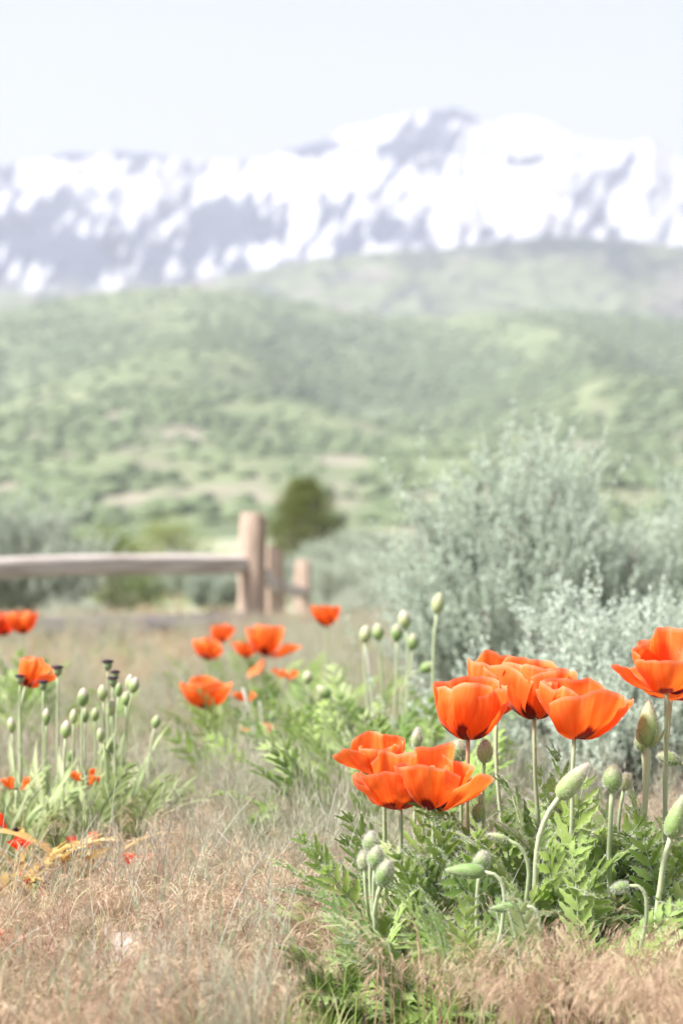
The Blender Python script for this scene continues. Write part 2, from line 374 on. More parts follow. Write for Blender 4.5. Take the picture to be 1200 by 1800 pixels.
# grey-green shoulder below the snow
mid_tab = [(-2500, 640), (-800, 560), (-200, 520), (0, 512), (150, 512), (300, 500), (450, 474), (560, 450), (660, 440), (760, 438), (860, 424), (960, 414), (1100, 418), (1200, 432), (1500, 460), (2300, 560), (3500, 640)]
az = np.arctan((np.linspace(-2200, 3400, 520) - HX) / FPX); rr = np.linspace(4000, 6900, 90)
A, RR = np.meshgrid(az, rr); X, Y = RR * np.tan(A), RR; pxa = HX + FPX * np.tan(A)
Hc = (HY - interp(mid_tab, pxa)) / FPX * 5900
t = (RR - 4000) / 1900.0
prof = np.where(t <= 1, np.clip(t, 0, 1) ** 1.0, 1 - .9 * np.clip(t - 1, 0, 1)); env = np.clip(t * (1.0 - t) * 4, 0, 1)
ridge = 1 - np.abs(2 * fbm(X / 420 + 13, Y / 900 + 2, 4) - 1)
Zs = 60 + (Hc - 60) * prof + env * 75 * (ridge - .7) + 9 * (fbm(X / 60, Y / 60) - .5)
pxm, pym = pix(X, Y, Zs)
nb = fbm(pxm / 60 + 30, pym / 30 + 18, 4); nb2 = fbm(pxm / 22, pym / 18 + 4, 3)
col = mixc(np.full(X.shape + (3,), 1.) * np.array([.19, .22, .14]), (.245, .24, .20), sstep(.5, .66, nb))
col = mixc(col, (.07, .085, .085), np.clip(sstep(.52, .66, nb2) * .7 + bump(pxm, pym, [(980, 426, 170, 17, 1.2), (1120, 470, 90, 26, .7), (800, 440, 60, 12, .5), (480, 482, 60, 8, .4)]), 0, 1))
tag(link('hillside', grid_mesh(X, Y, Zs, 'hillside', M['foothill'], col)), 'grey green hillside between the snow line and the foothills', kind='structure')

# green foothills
fh_tab = [(-2500, 700), (-700, 610), (-200, 565), (0, 546), (120, 520), (220, 506), (330, 500), (450, 510), (560, 534), (680, 556), (780, 556), (880, 544), (1000, 542), (1120, 552), (1250, 570), (1700, 620), (3500, 720)]
az = np.arctan((np.linspace(-2200, 3400, 700) - HX) / FPX); rr = np.linspace(750, 4500, 200)
A, RR = np.meshgrid(az, rr); X, Y = RR * np.tan(A), RR; pxa = HX + FPX * np.tan(A)
def foothill_z(X, Y):
    pxa = HX + FPX * X / Y
    Hc = (HY - interp(fh_tab, pxa)) / FPX * 4000
    t = (Y - 750) / 3250.0
    prof = np.where(t <= 1, np.clip(t, 0, 1) ** 1.45, 1 - .9 * np.clip(t - 1, 0, 1)); env = np.clip(t * (1.02 - t) * 4, 0, 1)
    w = 200 * (fbm(X / 700 + 5, Y / 700 + 1, 2) - .5)
    ridge = 1 - np.abs(2 * fbm((X + w) / 420 + 21, Y / 1700 + 4, 3) - 1)
    gully = fbm((X + w) / 150 + 2, Y / 500, 3)
    return Hc * prof + env * (95 * (ridge - .72) + 34 * (gully - .5)) + 3 * t * (fbm(X / 25, Y / 25) - .5) - 1.5 * (t < .01), ridge, gully, t
Zf, ridge, gully, t = foothill_z(X, Y)
pxm, pym = pix(X, Y, Zf)
def foothill_masks(X, Y, pxm, pym, ridge, gully):
    nb = fbm(X / 170 + 30, Y / 330 + 18, 4); nb2 = fbm(X / 55 + 1, Y / 120 + 4, 3)
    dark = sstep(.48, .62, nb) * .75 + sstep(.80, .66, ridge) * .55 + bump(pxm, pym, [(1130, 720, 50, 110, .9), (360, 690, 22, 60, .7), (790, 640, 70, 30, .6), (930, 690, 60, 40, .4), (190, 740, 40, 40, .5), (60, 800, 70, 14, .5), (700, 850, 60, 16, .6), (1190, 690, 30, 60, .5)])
    bare = sstep(.69, .80, nb2 + .04 * sstep(760, 860, pym)) * sstep(660, 760, pym) + bump(pxm, pym, [(310, 760, 30, 14, .7), (60, 765, 40, 14, .6), (230, 790, 50, 8, .7), (660, 745, 40, 18, .5), (1050, 725, 14, 16, .6), (600, 870, 40, 30, .9), (450, 850, 22, 20, .6), (740, 870, 36, 16, .8), (830, 885, 30, 18, .8), (320, 870, 24, 12, .6), (1110, 860, 30, 30, .6), (460, 760, 30, 10, .6)])
    return nb, nb2, np.clip(dark, 0, 1), np.clip(bare, 0, 1)
nb, nb2, dark, bare = foothill_masks(X, Y, pxm, pym, ridge, gully)
col = mixc(np.full(X.shape + (3,), 1.) * np.array([.18, .222, .115]), (.215, .25, .135), sstep(.4, .6, nb2))
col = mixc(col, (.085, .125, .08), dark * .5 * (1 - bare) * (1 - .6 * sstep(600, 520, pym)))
col = mixc(col, (.36, .30, .25), bare * .6)
tag(link('foothills', grid_mesh(X, Y, Zf, 'foothills', M['foothill'], col)), 'rolling green foothills with scrub and bare tan patches', kind='structure')

# scrub oak thickets on the foothills: a far-off wood that reads as one mass
rng = np.random.default_rng(3)
N = 26000
yy = rng.uniform(900, 4000, N) ; pxr = rng.uniform(-900, 2100, N); xx = (pxr - HX) / FPX * yy
zz, rd, gu, tt = foothill_z(xx, yy); p1, p2 = pix(xx, yy, zz)
_, _, dk, br = foothill_masks(xx, yy, p1, p2, rd, gu)
keep = rng.random(N) < (dk * .9 + .08) * (1 - br) * (1 - .6 * sstep(600, 520, p2))
xx, yy, zz = xx[keep], yy[keep], zz[keep]; n = len(xx)
ph = (1 + 5 ** .5) / 2
ico = unit(np.array([(-1, ph, 0), (1, ph, 0), (-1, -ph, 0), (1, -ph, 0), (0, -1, ph), (0, 1, ph), (0, -1, -ph), (0, 1, -ph), (ph, 0, -1), (ph, 0, 1), (-ph, 0, -1), (-ph, 0, 1)], float))
icf = np.array([(0, 11, 5), (0, 5, 1), (0, 1, 7), (0, 7, 10), (0, 10, 11), (1, 5, 9), (5, 11, 4), (11, 10, 2), (10, 7, 6), (7, 1, 8), (3, 9, 4), (3, 4, 2), (3, 2, 6), (3, 6, 8), (3, 8, 9), (4, 9, 5), (2, 4, 11), (6, 2, 10), (8, 6, 7), (9, 8, 1)])
s = rng.uniform(2.2, 5.5, n)
v = ico[None] * (s[:, None, None] * rng.uniform(.7, 1.25, (n, 12, 1))) * np.array([1.3, 1.3, .8]) + np.stack([xx, yy, zz + s * .35], 1)[:, None]
f = (icf[None] + (np.arange(n) * 12)[:, None, None]).reshape(-1, 3)
tag(link('scrub_oak', MB().add(v, f3=f).mesh('scrub_oak', M['oak'])), 'dark green scrub oak thickets dotted over the foothills', 'scrub', kind='stuff')

# ------------------------------------------------------------------ fence
def log_mesh(name, length, w, h, mat, seed, axis='z'):
    """a split log: uneven five- to seven-sided section, twisted and checked along its length"""
    rg = np.random.default_rng(seed); ns, nl = 9, 12
    th = np.sort(rg.uniform(0, 2 * math.pi, ns) * .25 + np.arange(ns) * 2 * math.pi / ns * .75 + .3)
    rad = rg.uniform(.82, 1.1, ns); L = np.linspace(0, length, nl)
    v = []
    for i, q in enumerate(L):
        k = rad * (1 + rg.normal(0, .02, ns)) * (1 - .05 * (q / length))
        if i in (0, nl - 1): k = k * .93
        a = np.stack([np.cos(th) * k * w / 2 + .01 * math.sin(q * 2.1 + seed), np.sin(th) * k * h / 2 + .01 * math.cos(q * 1.7 + seed), np.full(ns, q) + (rg.normal(0, .012, ns) if i in (0, nl - 1) else 0)], 1)
        v.append(a)
    v = np.concatenate(v + [np.array([[0, 0, L[0]]]), np.array([[0, 0, L[-1] + .008]])])
    i = np.arange(nl - 1)[:, None] * ns; j = np.arange(ns)[None]; k = (j + 1) % ns
    f4 = np.stack([i + j, i + k, i + ns + k, i + ns + j], -1).reshape(-1, 4); jj = np.arange(ns)
    f3 = np.vstack([np.stack([jj, np.full(ns, nl * ns), (jj + 1) % ns], 1), np.stack([(nl - 1) * ns + jj, (nl - 1) * ns + (jj + 1) % ns, np.full(ns, nl * ns + 1)], 1)])
    if axis == 'x': v = v[:, [2, 0, 1]]
    return MB().add(v, f3=f3, f4=f4).mesh(name, mat, smooth=False)

def rail(parent, a, b, th, seed):
    a, b = Vector(a), Vector(b); d = b - a
    me = log_mesh('rail', d.length, th * .8, th, M['rail_wood'], seed, 'x')
    o = link('rail', me, parent); o.location = a - parent.location
    o.rotation_euler = Euler((0, -math.asin(d.z / d.length), math.atan2(d.y, d.x)))
    return o
fence_posts = [(-3.15, 14.7), (GX(442, 17), 17.0), (GX(486, 22), 22.0), (GX(533, 27), 27.0)]
c0 = fence_posts[1]
fence = thing('split_rail_fence', 'weathered wooden split rail fence turning a corner at the meadow edge', 'fence', (c0[0], c0[1], zg1(*c0)))
for i, (x, y) in enumerate(fence_posts):
    o = link('post', log_mesh('post', 1.22, .225 if i < 2 else .20, .21, M['post_wood'], 40 + i), fence)
    o.location = Vector((x, y, zg1(x, y) - .29)) - fence.location; o.rotation_euler = (R([2, .5, -1, 1, 0][i]), R([1, 1.2, -1, 1, 0][i]), R(35 * i + 10))
def on(i, h): return (fence_posts[i][0], fence_posts[i][1], zg1(*fence_posts[i]) + h)
rail(fence, on(0, .53), on(1, .585), .158, 3)
rail(fence, on(0, .10), on(1, .17), .17, 4)
for i in (1, 2):
    rail(fence, on(i, .58), on(i + 1, .56), .14, 10 + i); rail(fence, on(i, .14), on(i + 1, .12), .14, 20 + i)

# ------------------------------------------------------------------ stones
def stone(px, d, sx, sy, sz, seed, label):
    rg = np.random.default_rng(seed)
    nu, nv = 12, 7
    u = np.arange(nu) * 2 * math.pi / nu; w = np.linspace(-math.pi / 2, math.pi / 2, nv)
    U, W = np.meshgrid(u, w)
    sq = lambda c: np.sign(c) * np.abs(c) ** .5
    v = np.stack([sq(np.cos(W)) * sq(np.cos(U)) * sx / 2, sq(np.cos(W)) * sq(np.sin(U)) * sy / 2, sq(np.sin(W)) * sz / 2], -1)
    v = v * (1 + .12 * (rg.random(U.shape)[..., None] - .5)); v = v.reshape(-1, 3)
    i = np.arange(nv - 1)[:, None] * nu; j = np.arange(nu)[None]; k = (j + 1) % nu
    f = np.stack([i + j, i + k, i + nu + k, i + nu + j], -1).reshape(-1, 4)
    x = GX(px, d); o = link('stone', MB().add(v, f4=f).mesh('stone', M['stone']), None, (x, d, zg1(x, d) + sz * .3), (R(rg.uniform(-6, 6)), R(rg.uniform(-6, 6)), rg.uniform(0, 3)))
    tag(o, label, 'stone'); return o
stone(238, 4.12, .092, .09, .088, 1, 'small pale pink stone half buried in drooping dry grass')
stone(188, 4.0, .092, .08, .068, 2, 'flat pale stone low in the reddish dry grass')
stone(232, 21.5, .36, .5, .26, 3, 'whitish boulder lying in the field behind the fence rail')

# ------------------------------------------------------------------ sagebrush and other shrubs
def sage_proto(seed, h, w, nshoot, nleaf, leaf_len, leaf_w, mat, nbranch=34, shoot=(.10, .22), twig_r=.007):
    rg = np.random.default_rng(seed)
    br = MB(); sp = []; sdir = []
    for i in range(nbranch):
        a = rg.uniform(0, 2 * math.pi); q = rg.random() ** .6
        top = np.array([math.cos(a) * w / 2 * q * .95, math.sin(a) * w / 2 * q * .95, h * (1 - .55 * q ** 2) * rg.uniform(.72, 1.0) - .08])
        base = np.array([math.cos(a) * .05, math.sin(a) * .05, -.04]); tt = np.linspace(0, 1, 7)[:, None]
        midp = base * .5 + top * .5 + np.array([math.cos(a) * w * .10 * q, math.sin(a) * w * .10 * q, -h * .10])
        pts = (1 - tt) ** 2 * base + 2 * tt * (1 - tt) * midp + tt ** 2 * top + rg.normal(0, .012, (7, 3))
        v, f3, f4, tan = tube(pts, np.linspace(twig_r * 1.7, twig_r * .35, 7), 5); br.add(v, f3, f4)
        ns = nshoot // nbranch
        for k in range(ns):
            u = rg.uniform(.35, 1.0) ** .8; idx = u * 6; i0 = min(int(idx), 5); p = pts[i0] + (pts[i0 + 1] - pts[i0]) * (idx - i0)
            d = unit(np.array([0, 0, 1.0]) + .55 * np.array([math.cos(a) * q, math.sin(a) * q, 0]) + rg.normal(0, .22, 3))
            off = rg.normal(0, 1, 3) * np.array([.5, .5, .25]) * (.11 * w * u)
            pe = p + off
            v, f3, f4, _ = tube(np.stack([p, (p + pe) / 2 - np.array([0, 0, .01]), pe]), np.array([.5, .4, .3]) * twig_r * .5, 3, False); br.add(v, None, f4)
            sp.append(pe); sdir.append(d)
    sp = np.array(sp); sdir = np.array(sdir); ns = len(sp)
    sl = rg.uniform(*shoot, ns)
    tt = np.sort(rg.random((ns, nleaf)), 1)
    bend = rg.normal(0, .15, (ns, 1, 3))
    pos = sp[:, None] + sdir[:, None] * (tt * sl[:, None])[..., None] + bend * (tt ** 2 * sl[:, None])[..., None]
    dr = sdir[:, None] * .9 + unit(rg.normal(size=(ns, nleaf, 3))) * .85
    pos = pos.reshape(-1, 3); dr = dr.reshape(-1, 3)
    v, f = leaves(pos, dr, leaf_len * rg.uniform(.6, 1.2, len(pos)), leaf_w, rg)
    fo = MB().add(v, f4=f)
    # stems of the shoots
    e = sp + sdir * sl[:, None]
    s_ = unit(np.cross(sdir, rg.normal(size=(ns, 3)))) * twig_r * .22
    vv = np.stack([sp - s_, sp + s_, e], 1).reshape(-1, 3); br.add(vv, f3=np.arange(ns * 3).reshape(-1, 3))
    return br.mesh('branches', M['twig']), fo.mesh('foliage', mat)

def place_shrub(name, meshes, label, cat, x, y, s, rz, group=None, sz=1.0):
    o = thing(name, label, cat, (x, y, zg1(x, y)), group, rz); o.scale = (s, s, s * sz)
    link('branches', meshes[0], o); link('foliage', meshes[1], o)
    return o
SA = sage_proto(1, 1.36, 1.25, 2600, 42, .024, .0080, M['sage'], 40, (.09, .32))
SB = sage_proto(2, .74, 1.15, 2300, 34, .020, .0066, M['sage'], 40, (.09, .19), .006)
SC = sage_proto(3, 1.2, 1.5, 1500, 26, .045, .013, M['sage_far'], 30, (.12, .26), .009)
SD = sage_proto(4, 1.0, 1.6, 1200, 24, .045, .013, M['sage_far'], 30, (.12, .26), .009)
place_shrub('sagebrush', SA, 'tall silvery sagebrush with upright plumes behind the front poppies', 'shrub', GX(945, 8.6), 8.6, .86, .4)
place_shrub('sagebrush', SB, 'low silvery sagebrush right behind the dense row of poppy buds', 'shrub', GX(1140, 6.4), 6.4, .95, 1.1, sz=.95)
place_shrub('sagebrush', SB, 'silvery sagebrush with bare grey twigs beside the drooping front poppies', 'shrub', GX(905, 7.3), 7.6, .55, 2.6, sz=.8)
place_shrub('sagebrush', SA, 'broad sagebrush to the side of the tall plumed one', 'shrub', GX(1260, 9.6), 9.6, .80, 3.4)
place_shrub('sagebrush', SC, 'large grey sagebrush just behind the wooden fence rail', 'shrub', GX(5, 20.5), 20.5, 1.22, 2.2)
place_shrub('sagebrush', SD, 'small round sagebrush under the fence rail beside the large grey one', 'shrub', GX(118, 19.6), 19.6, .42, .7)
def dead_brush(seed, w, h, n):
    rg = np.random.default_rng(seed); mb = MB()
    for i in range(n):
        a = rg.uniform(0, 2 * math.pi); q = rg.uniform(.3, 1); L_ = w / 2 * q; t = np.linspace(0, 1, 7)[:, None]
        b = np.array([rg.normal(0, .12 * w), rg.normal(0, .06), -.02]); e = b + np.array([math.cos(a) * L_, math.sin(a) * L_ * .6, h * rg.uniform(.25, 1) * (1.1 - .5 * q)])
        pts = b + t * (e - b) + np.sin(t * math.pi) * rg.normal(0, .04, 3) + rg.normal(0, .006, (7, 3)) * t
        v, f3, f4, tan = tube(pts, np.linspace(.0055, .0014, 7) * rg.uniform(.6, 1.2), 5); mb.add(v, f3, f4)
        for k in range(5):
            p = pts[rg.integers(2, 6)]; d = unit(e - b + rg.normal(0, .22 * w, 3)) * rg.uniform(.06, .16); v, f3, f4, _ = tube(np.stack([p, p + d * .5 + rg.normal(0, .008, 3), p + d]), [.0016, .0012, .0006], 3, False); mb.add(v, None, f4)
    return mb.mesh('dead_sagebrush', M['twig'])
for px, d, w, h, sd_, lb in [(940, 6.5, .8, .24, 1, 'tangle of bare grey twigs behind the upper group of four poppies'), (1120, 5.9, .75, .18, 2, 'low tangle of dead twigs at the foot of the silvery sagebrush')]:
    x = GX(px, d); tag(link('dead_sagebrush', dead_brush(sd_, w, h, 95), None, (x, d, zg1(x, d))), lb, 'shrub')
G = 'hazy sagebrush on the plain beyond the fence'
FAR = {'rounded grey green sagebrush between the juniper and the tall plumed sagebrush': [(668, 31, .95), (735, 30, .85), (800, 33, .95), (860, 26, .9)],
       'small grey sagebrush mound beside the posts running away from the fence corner': [(608, 28.5, .95), (640, 26, .75)],
       'low grey sagebrush mound in front of the rounded ones behind the two lobed poppy': [(690, 21, .6), (760, 19, .6)],
       'grey sagebrush showing past the side of the tall plumed one': [(1180, 24, 1.05), (1120, 38, 1.2), (1290, 30, 1.2)],
       'faint sagebrush between the green shrubs and the corner post': [(250, 40, .9), (330, 46, .9), (385, 38, .8), (200, 60, 1.1), (450, 62, 1.0)],
       'sagebrush next to the large grey one behind the rail': [(-90, 30, 1.2), (-190, 22, .9)],
       'pale sagebrush half covering the foot of the juniper': [(592, 45, 1.15), (505, 42, .9)],
       'distant pale sagebrush level with the dark juniper': [(640, 60, 1.3), (760, 66, 1.4), (880, 58, 1.3), (1000, 62, 1.4)]}
i = 0
for lb, lst in FAR.items():
    for px, d, sc in lst:
        place_shrub('sagebrush', (SC, SD)[i % 2], lb, 'shrub', GX(px, d), d, sc, i * 1.3, G); i += 1

def tree_mesh(seed, h, w, ntuft, leaf, mat, taper=.5, z0=.1):
    rg = np.random.default_rng(seed)
    br = MB(); tt = np.linspace(0, 1, 7)[:, None]
    pts = tt * np.array([[.05 * w, 0, h * .9]]) + rg.normal(0, .015 * h, (7, 3)) * tt
    v, f3, f4, _ = tube(np.vstack([pts]), np.linspace(.05 * w, .008 * w, 7), 7); br.add(v, f3, f4)
    cen = []
    for i in range(ntuft):
        u = rg.random(); z = z0 * h + (1 - z0) * h * u; rmax = w / 2 * (np.sin(np.pi * min(1, .12 + .86 * u) ** taper) ** .5)
        a = rg.uniform(0, 2 * math.pi); r_ = rmax * rg.random() ** .4 * rg.uniform(.85, 1.12)
        c = np.array([math.cos(a) * r_, math.sin(a) * r_, z]); cen.append(c)
        if i % 4 == 0:
            st = np.array([.05 * w * z / h, 0, z * .75]); p = np.stack([st, st * .4 + c * .6 - np.array([0, 0, .03 * h]), c])
            v, f3, f4, _ = tube(p, np.array([.016, .010, .004]) * w, 4, False); br.add(v, None, f4)
    cen = np.array(cen); k = 26
    pos = (cen[:, None] + rg.normal(0, .055 * w, (ntuft, k, 3))).reshape(-1, 3)
    dr = unit(rg.normal(size=pos.shape)) + np.array([0, 0, .5]) + unit(pos - np.array([0, 0, h * .4])) * .6
    v, f = leaves(pos, dr, leaf * rg.uniform(.6, 1.3, len(pos)), leaf * .45, rg)
    return br.mesh('trunk', M['twig']), MB().add(v, f4=f).mesh('crown', mat)
def place_tree(name, ms, label, cat, px, d, group=None, s=1, rz=0):
    x = GX(px, d); o = thing(name, label, cat, (x, d, zg1(x, d) - .02), group, rz); o.scale = (s, s, s)
    link('trunk', ms[0], o); link('crown', ms[1], o); return o
JT = tree_mesh(11, 2.52, 1.85, 560, .07, M['juniper'], .92, .12)
place_tree('juniper_tree', JT, 'dark olive juniper tree standing beyond the fence corner post', 'tree', 536, 60)
SH = tree_mesh(12, 1.5, 2.3, 210, .08, M['shrub'], .55, .1)
place_tree('green_shrub', SH, 'bright green leafy shrub behind the fence rail', 'shrub', 185, 36, s=.80)
place_tree('green_shrub', tree_mesh(13, 1.6, 2.8, 200, .08, M['shrub'], .55, .1), 'dull green spreading shrub between leafy shrub and corner post', 'shrub', 300, 48, s=.88)

# ------------------------------------------------------------------ poppy leaves
def leaf_mesh(name, seed, L, lmax, arch, npair, mat, hair=True, droop=.25):
    """feather-cut poppy leaf: hairy midrib with toothed leaflets; grows along +Y and arches over"""
    rg = np.random.default_rng(seed); mb = MB()
    n = 12; t = np.linspace(0, 1, n); ang = arch[0] + (arch[1] - arch[0]) * t ** 1.2
    ds = L / (n - 1); yy_ = np.concatenate([[0], np.cumsum(np.cos(ang[:-1]) * ds)]); zz_ = np.concatenate([[0], np.cumsum(np.sin(ang[:-1]) * ds)])
    xx_ = .03 * L * np.sin(t * 3 + seed)
    pts = np.stack([xx_, yy_, zz_], 1)
    v, f3, f4, tan = tube(pts, np.linspace(.0034, .0008, n), 4); mb.add(v, f3, f4, tint=np.concatenate([np.repeat(np.full(n, .35), 4), [.3, .3]]))
    up = np.cross(tan, np.array([1., 0, 0])); up = unit(np.where(up[:, 2:3] < 0, -up, up))
    side = unit(np.cross(tan, up))
    tl = np.concatenate([np.linspace(.20, .97, npair)])
    hp = []; hn = []
    for k, q in enumerate(tl):
        for sgn in (-1, 1, 0) if k == npair - 1 else (-1, 1):
            qi = min(n - 2, int((q + rg.uniform(-.012, .012)) * (n - 1))); fr = min(max(q * (n - 1) - qi, 0), 1)
            p0 = pts[qi] * (1 - fr) + pts[qi + 1] * fr; tg, u, s = tan[qi], up[qi], side[qi]
            ll = lmax * (np.sin(math.pi * (.16 + .80 * q)) ** .8) * rg.uniform(.85, 1.12) + .012
            fw = .75 + .5 * q
            d = unit(s * sgn + tg * fw * (1 if sgn else 2) + u * rg.uniform(-.1, .55)); wdv = unit(np.cross(u, d)); nu = np.cross(d, wdv)
            m = 6; c = []; lft = []; rgt = []
            for i in range(m + 1):
                e = i / m; cp = p0 + d * ll * e + nu * (-droop * ll * e * e) + tg * (.18 * ll * e * e)
                wv = ll * .165 * (math.sin(math.pi * min(1, .12 + .88 * e) ** .85) + .10 * (1 - e)) * (1.32 if i % 2 else .74) * (0 if i == m else 1)
                sw = d * ll * .06 * (1 if i % 2 else 0)
                c.append(cp); lft.append(cp + wdv * wv + nu * wv * .35 + sw); rgt.append(cp - wdv * wv + nu * wv * .35 + sw)
                if hair and 0 < i:
                    for pnt, nn in ((lft[-1], wdv), (rgt[-1], -wdv), (cp, nu)): hp.append(pnt); hn.append(nn + d * .5)
            vv = np.array(c + lft + rgt); a = np.arange(m); z = m + 1
            f = np.vstack([np.stack([a, a + 1, z + a + 1, z + a], 1), np.stack([a, 2 * z + a, 2 * z + a + 1, a + 1], 1)])
            edge = np.concatenate([np.full(z, .0), np.full(z, .10), np.full(z, .10)])
            mb.add(vv, f4=f, tint=edge + rg.uniform(0, .12))
    if hair:
        ii = rg.integers(0, n - 1, 90); th = rg.uniform(0, 2 * math.pi, 90)[:, None]
        nn = side[ii] * np.cos(th) + up[ii] * np.sin(th); pp = pts[ii] + (pts[ii + 1] - pts[ii]) * rg.random((90, 1)) + nn * .002
        hp = np.vstack([np.array(hp), pp]); hn = np.vstack([np.array(hn), nn])
        v, f = hairs(hp, hn, .0085, .0008, rg); mb.add(v, f3=f, m=1)
    return mb.mesh(name, [mat, M['hair']] if hair else mat)

def leaf_set(mat, hair, s=1.0, seed=0):
    return [leaf_mesh('leaf', seed + 1, .30 * s, .050 * s, (1.35, .55), 9, mat, hair), leaf_mesh('leaf', seed + 2, .27 * s, .052 * s, (1.25, -.1), 8, mat, hair),
            leaf_mesh('leaf', seed + 3, .25 * s, .055 * s, (.95, -.35), 7, mat, hair), leaf_mesh('leaf', seed + 4, .31 * s, .045 * s, (1.42, .95), 9, mat, hair), leaf_mesh('leaf', seed + 5, .21 * s, .06 * s, (.75, -.1), 7, mat, hair)]
LF = leaf_set(M['leaf'], True)
LM = leaf_set(M['leaf'], False, .95, 10)
LP = leaf_set(M['leaf_pale'], False, .95, 20)
LY = leaf_set(M['leaf_yellow'], False, .9, 30)
def strap_mesh(seed, L, W, arch, mat):
    rg_ = np.random.default_rng(seed); n = 14; t = np.linspace(0, 1, n); ang = arch[0] + (arch[1] - arch[0]) * t ** 1.4; ds = L / (n - 1)
    y = np.concatenate([[0], np.cumsum(np.cos(ang[:-1]) * ds)]); z = np.concatenate([[0], np.cumsum(np.sin(ang[:-1]) * ds)]); x = .05 * L * np.sin(t * 4 + seed) * t
    w = W / 2 * (np.sin(math.pi * (.10 + .88 * t)) ** .7) * (1 + .28 * np.where(np.arange(n) % 2, 1, -1) * (t > .25)); w[-1] = .0005
    c = np.stack([x, y, z], 1); up = np.stack([np.zeros(n), -np.sin(ang), np.cos(ang)], 1) * (w * .45)[:, None]; sd_ = np.array([1., 0, 0]) * w[:, None]
    v = np.concatenate([c, c + sd_ + up, c - sd_ + up]); a = np.arange(n - 1)
    f = np.vstack([np.stack([a, a + 1, n + a + 1, n + a], 1), np.stack([a, 2 * n + a, 2 * n + a + 1, a + 1], 1)])
    return MB().add(v, f4=f, tint=np.concatenate([np.full(n, .3), np.full(2 * n, .05)])).mesh('leaf', mat)
LS = [strap_mesh(50 + i, .25 + .03 * i,   .014 + .002 * (i % 3), ((1.5, 1.1), (1.4, .5), (1.45, .9), (1.3, .0))[i], M['leaf_pale']) for i in range(4)]
LYS = [strap_mesh(60 + i, .20 + .03 * i, .022, ((1.0, -.6), (.9, -.4), (1.1, -.2))[i], M['leaf_yellow']) for i in range(3)]

rg = random.Random(4)
def clump(name, label, cat, cx, cy_, items, group=None):
    """items: (x, y, heading, tilt, scale, mesh); every leaf is a part of its own"""
    o = thing(name, label, cat, (cx, cy_, zg1(cx, cy_)), group)
    for x, y, hd, tl, s, me in items:
        l = link('leaf', me, o, (x - cx, y - cy_, zg1(x, y) - zg1(cx, cy_) - .006), (tl, rg.gauss(0, .32), hd)); l.scale = (s, s, s)
    return o

rg = random.Random(4)
def tuft_items(spots, meshes, n, rad, s0, s1, lean=0.0, pick=None):
    out = []
    for (x, y, k) in spots:
        for i in range(int(n * k)):
            a = rg.uniform(0, 2 * math.pi); r_ = rad * math.sqrt(rg.random())
            hd = a + rg.gauss(0, .5) - math.pi / 2
            out.append((x + math.cos(a) * r_, y + math.sin(a) * r_, hd, rg.gauss(lean, .15), rg.uniform(s0, s1), meshes[rg.choice(pick) if pick else rg.randrange(len(meshes))]))
    return out

# front plant: crowns of leaves under the front poppies, running out of the frame
spots = [(GX(728, 4.0), 4.04, .9), (GX(775, 4.1), 4.22, .9), (GX(830, 4.0), 4.0, 1.0), (GX(905, 4.1), 4.2, 1.1), (GX(980, 4.0), 4.05, 1.1), (GX(1050, 4.1), 4.25, 1.1), (GX(1130, 4.0), 4.05, 1.1), (GX(1200, 4.1), 4.2, 1.0), (GX(1270, 4.0), 4.05, .9), (GX(1360, 4.1), 4.15, .9)]
items = tuft_items(spots[:3], LF, 24, .085, .78, 1.0, 0, [0, 0, 1, 1, 2, 3, 3]) + tuft_items(spots[3:], LF, 18, .075, .90, 1.22, 0, [0, 0, 1, 1, 2, 3, 3])
items += tuft_items([(GX(735, 3.8), 3.86, .9), (GX(800, 3.8), 3.85, .8), (GX(900, 3.8), 3.85, .7), (GX(1010, 3.8), 3.86, .7), (GX(1120, 3.8), 3.86, .7)], LF, 11, .06, .7, 1.0, -.1, [1, 2, 2, 4])
# low leaves that spread into the dry grass
for px, py_d, hd, s, k, tl in [(640, 3.82, 88, 1.0, 4, -.25), (660, 3.74, 75, 1.0, 4, -.3), (690, 3.70, 30, .95, 4, -.2), (720, 3.72, -20, .95, 4, -.15), (655, 3.9, 60, 1.0, 2, -.1), (700, 3.95, 78, 1.15, 2, .1), (760, 3.72, -50, .9, 4, -.2), (610, 3.86, 20, .7, 2, .1), (640, 3.68, 95, .8, 4, -.4), (690, 3.66, 110, .9, 4, -.3), (820, 3.70, -80, .9, 2, -.2), (960, 3.80, 85, 1.15, 1, -.35)]:
    items.append((GX(px, py_d), py_d, R(hd), tl, s, LF[k]))
items += tuft_items([(GX(720, 3.7), 3.70, 1), (GX(800, 3.68), 3.68, 1), (GX(880, 3.7), 3.70, 1), (GX(690, 3.72), 3.72, 1), (GX(960, 3.74), 3.74, .8), (GX(1040, 3.74), 3.74, .7), (GX(620, 3.66), 3.66, .5)], LF, 9, .07, .5, .82, .05, [0, 1, 1, 3, 4])
clump('poppy_foliage', 'dense hairy feather cut green leaves under the big front poppies', 'plant', GX(950, 4.1), 4.1, items[:298])

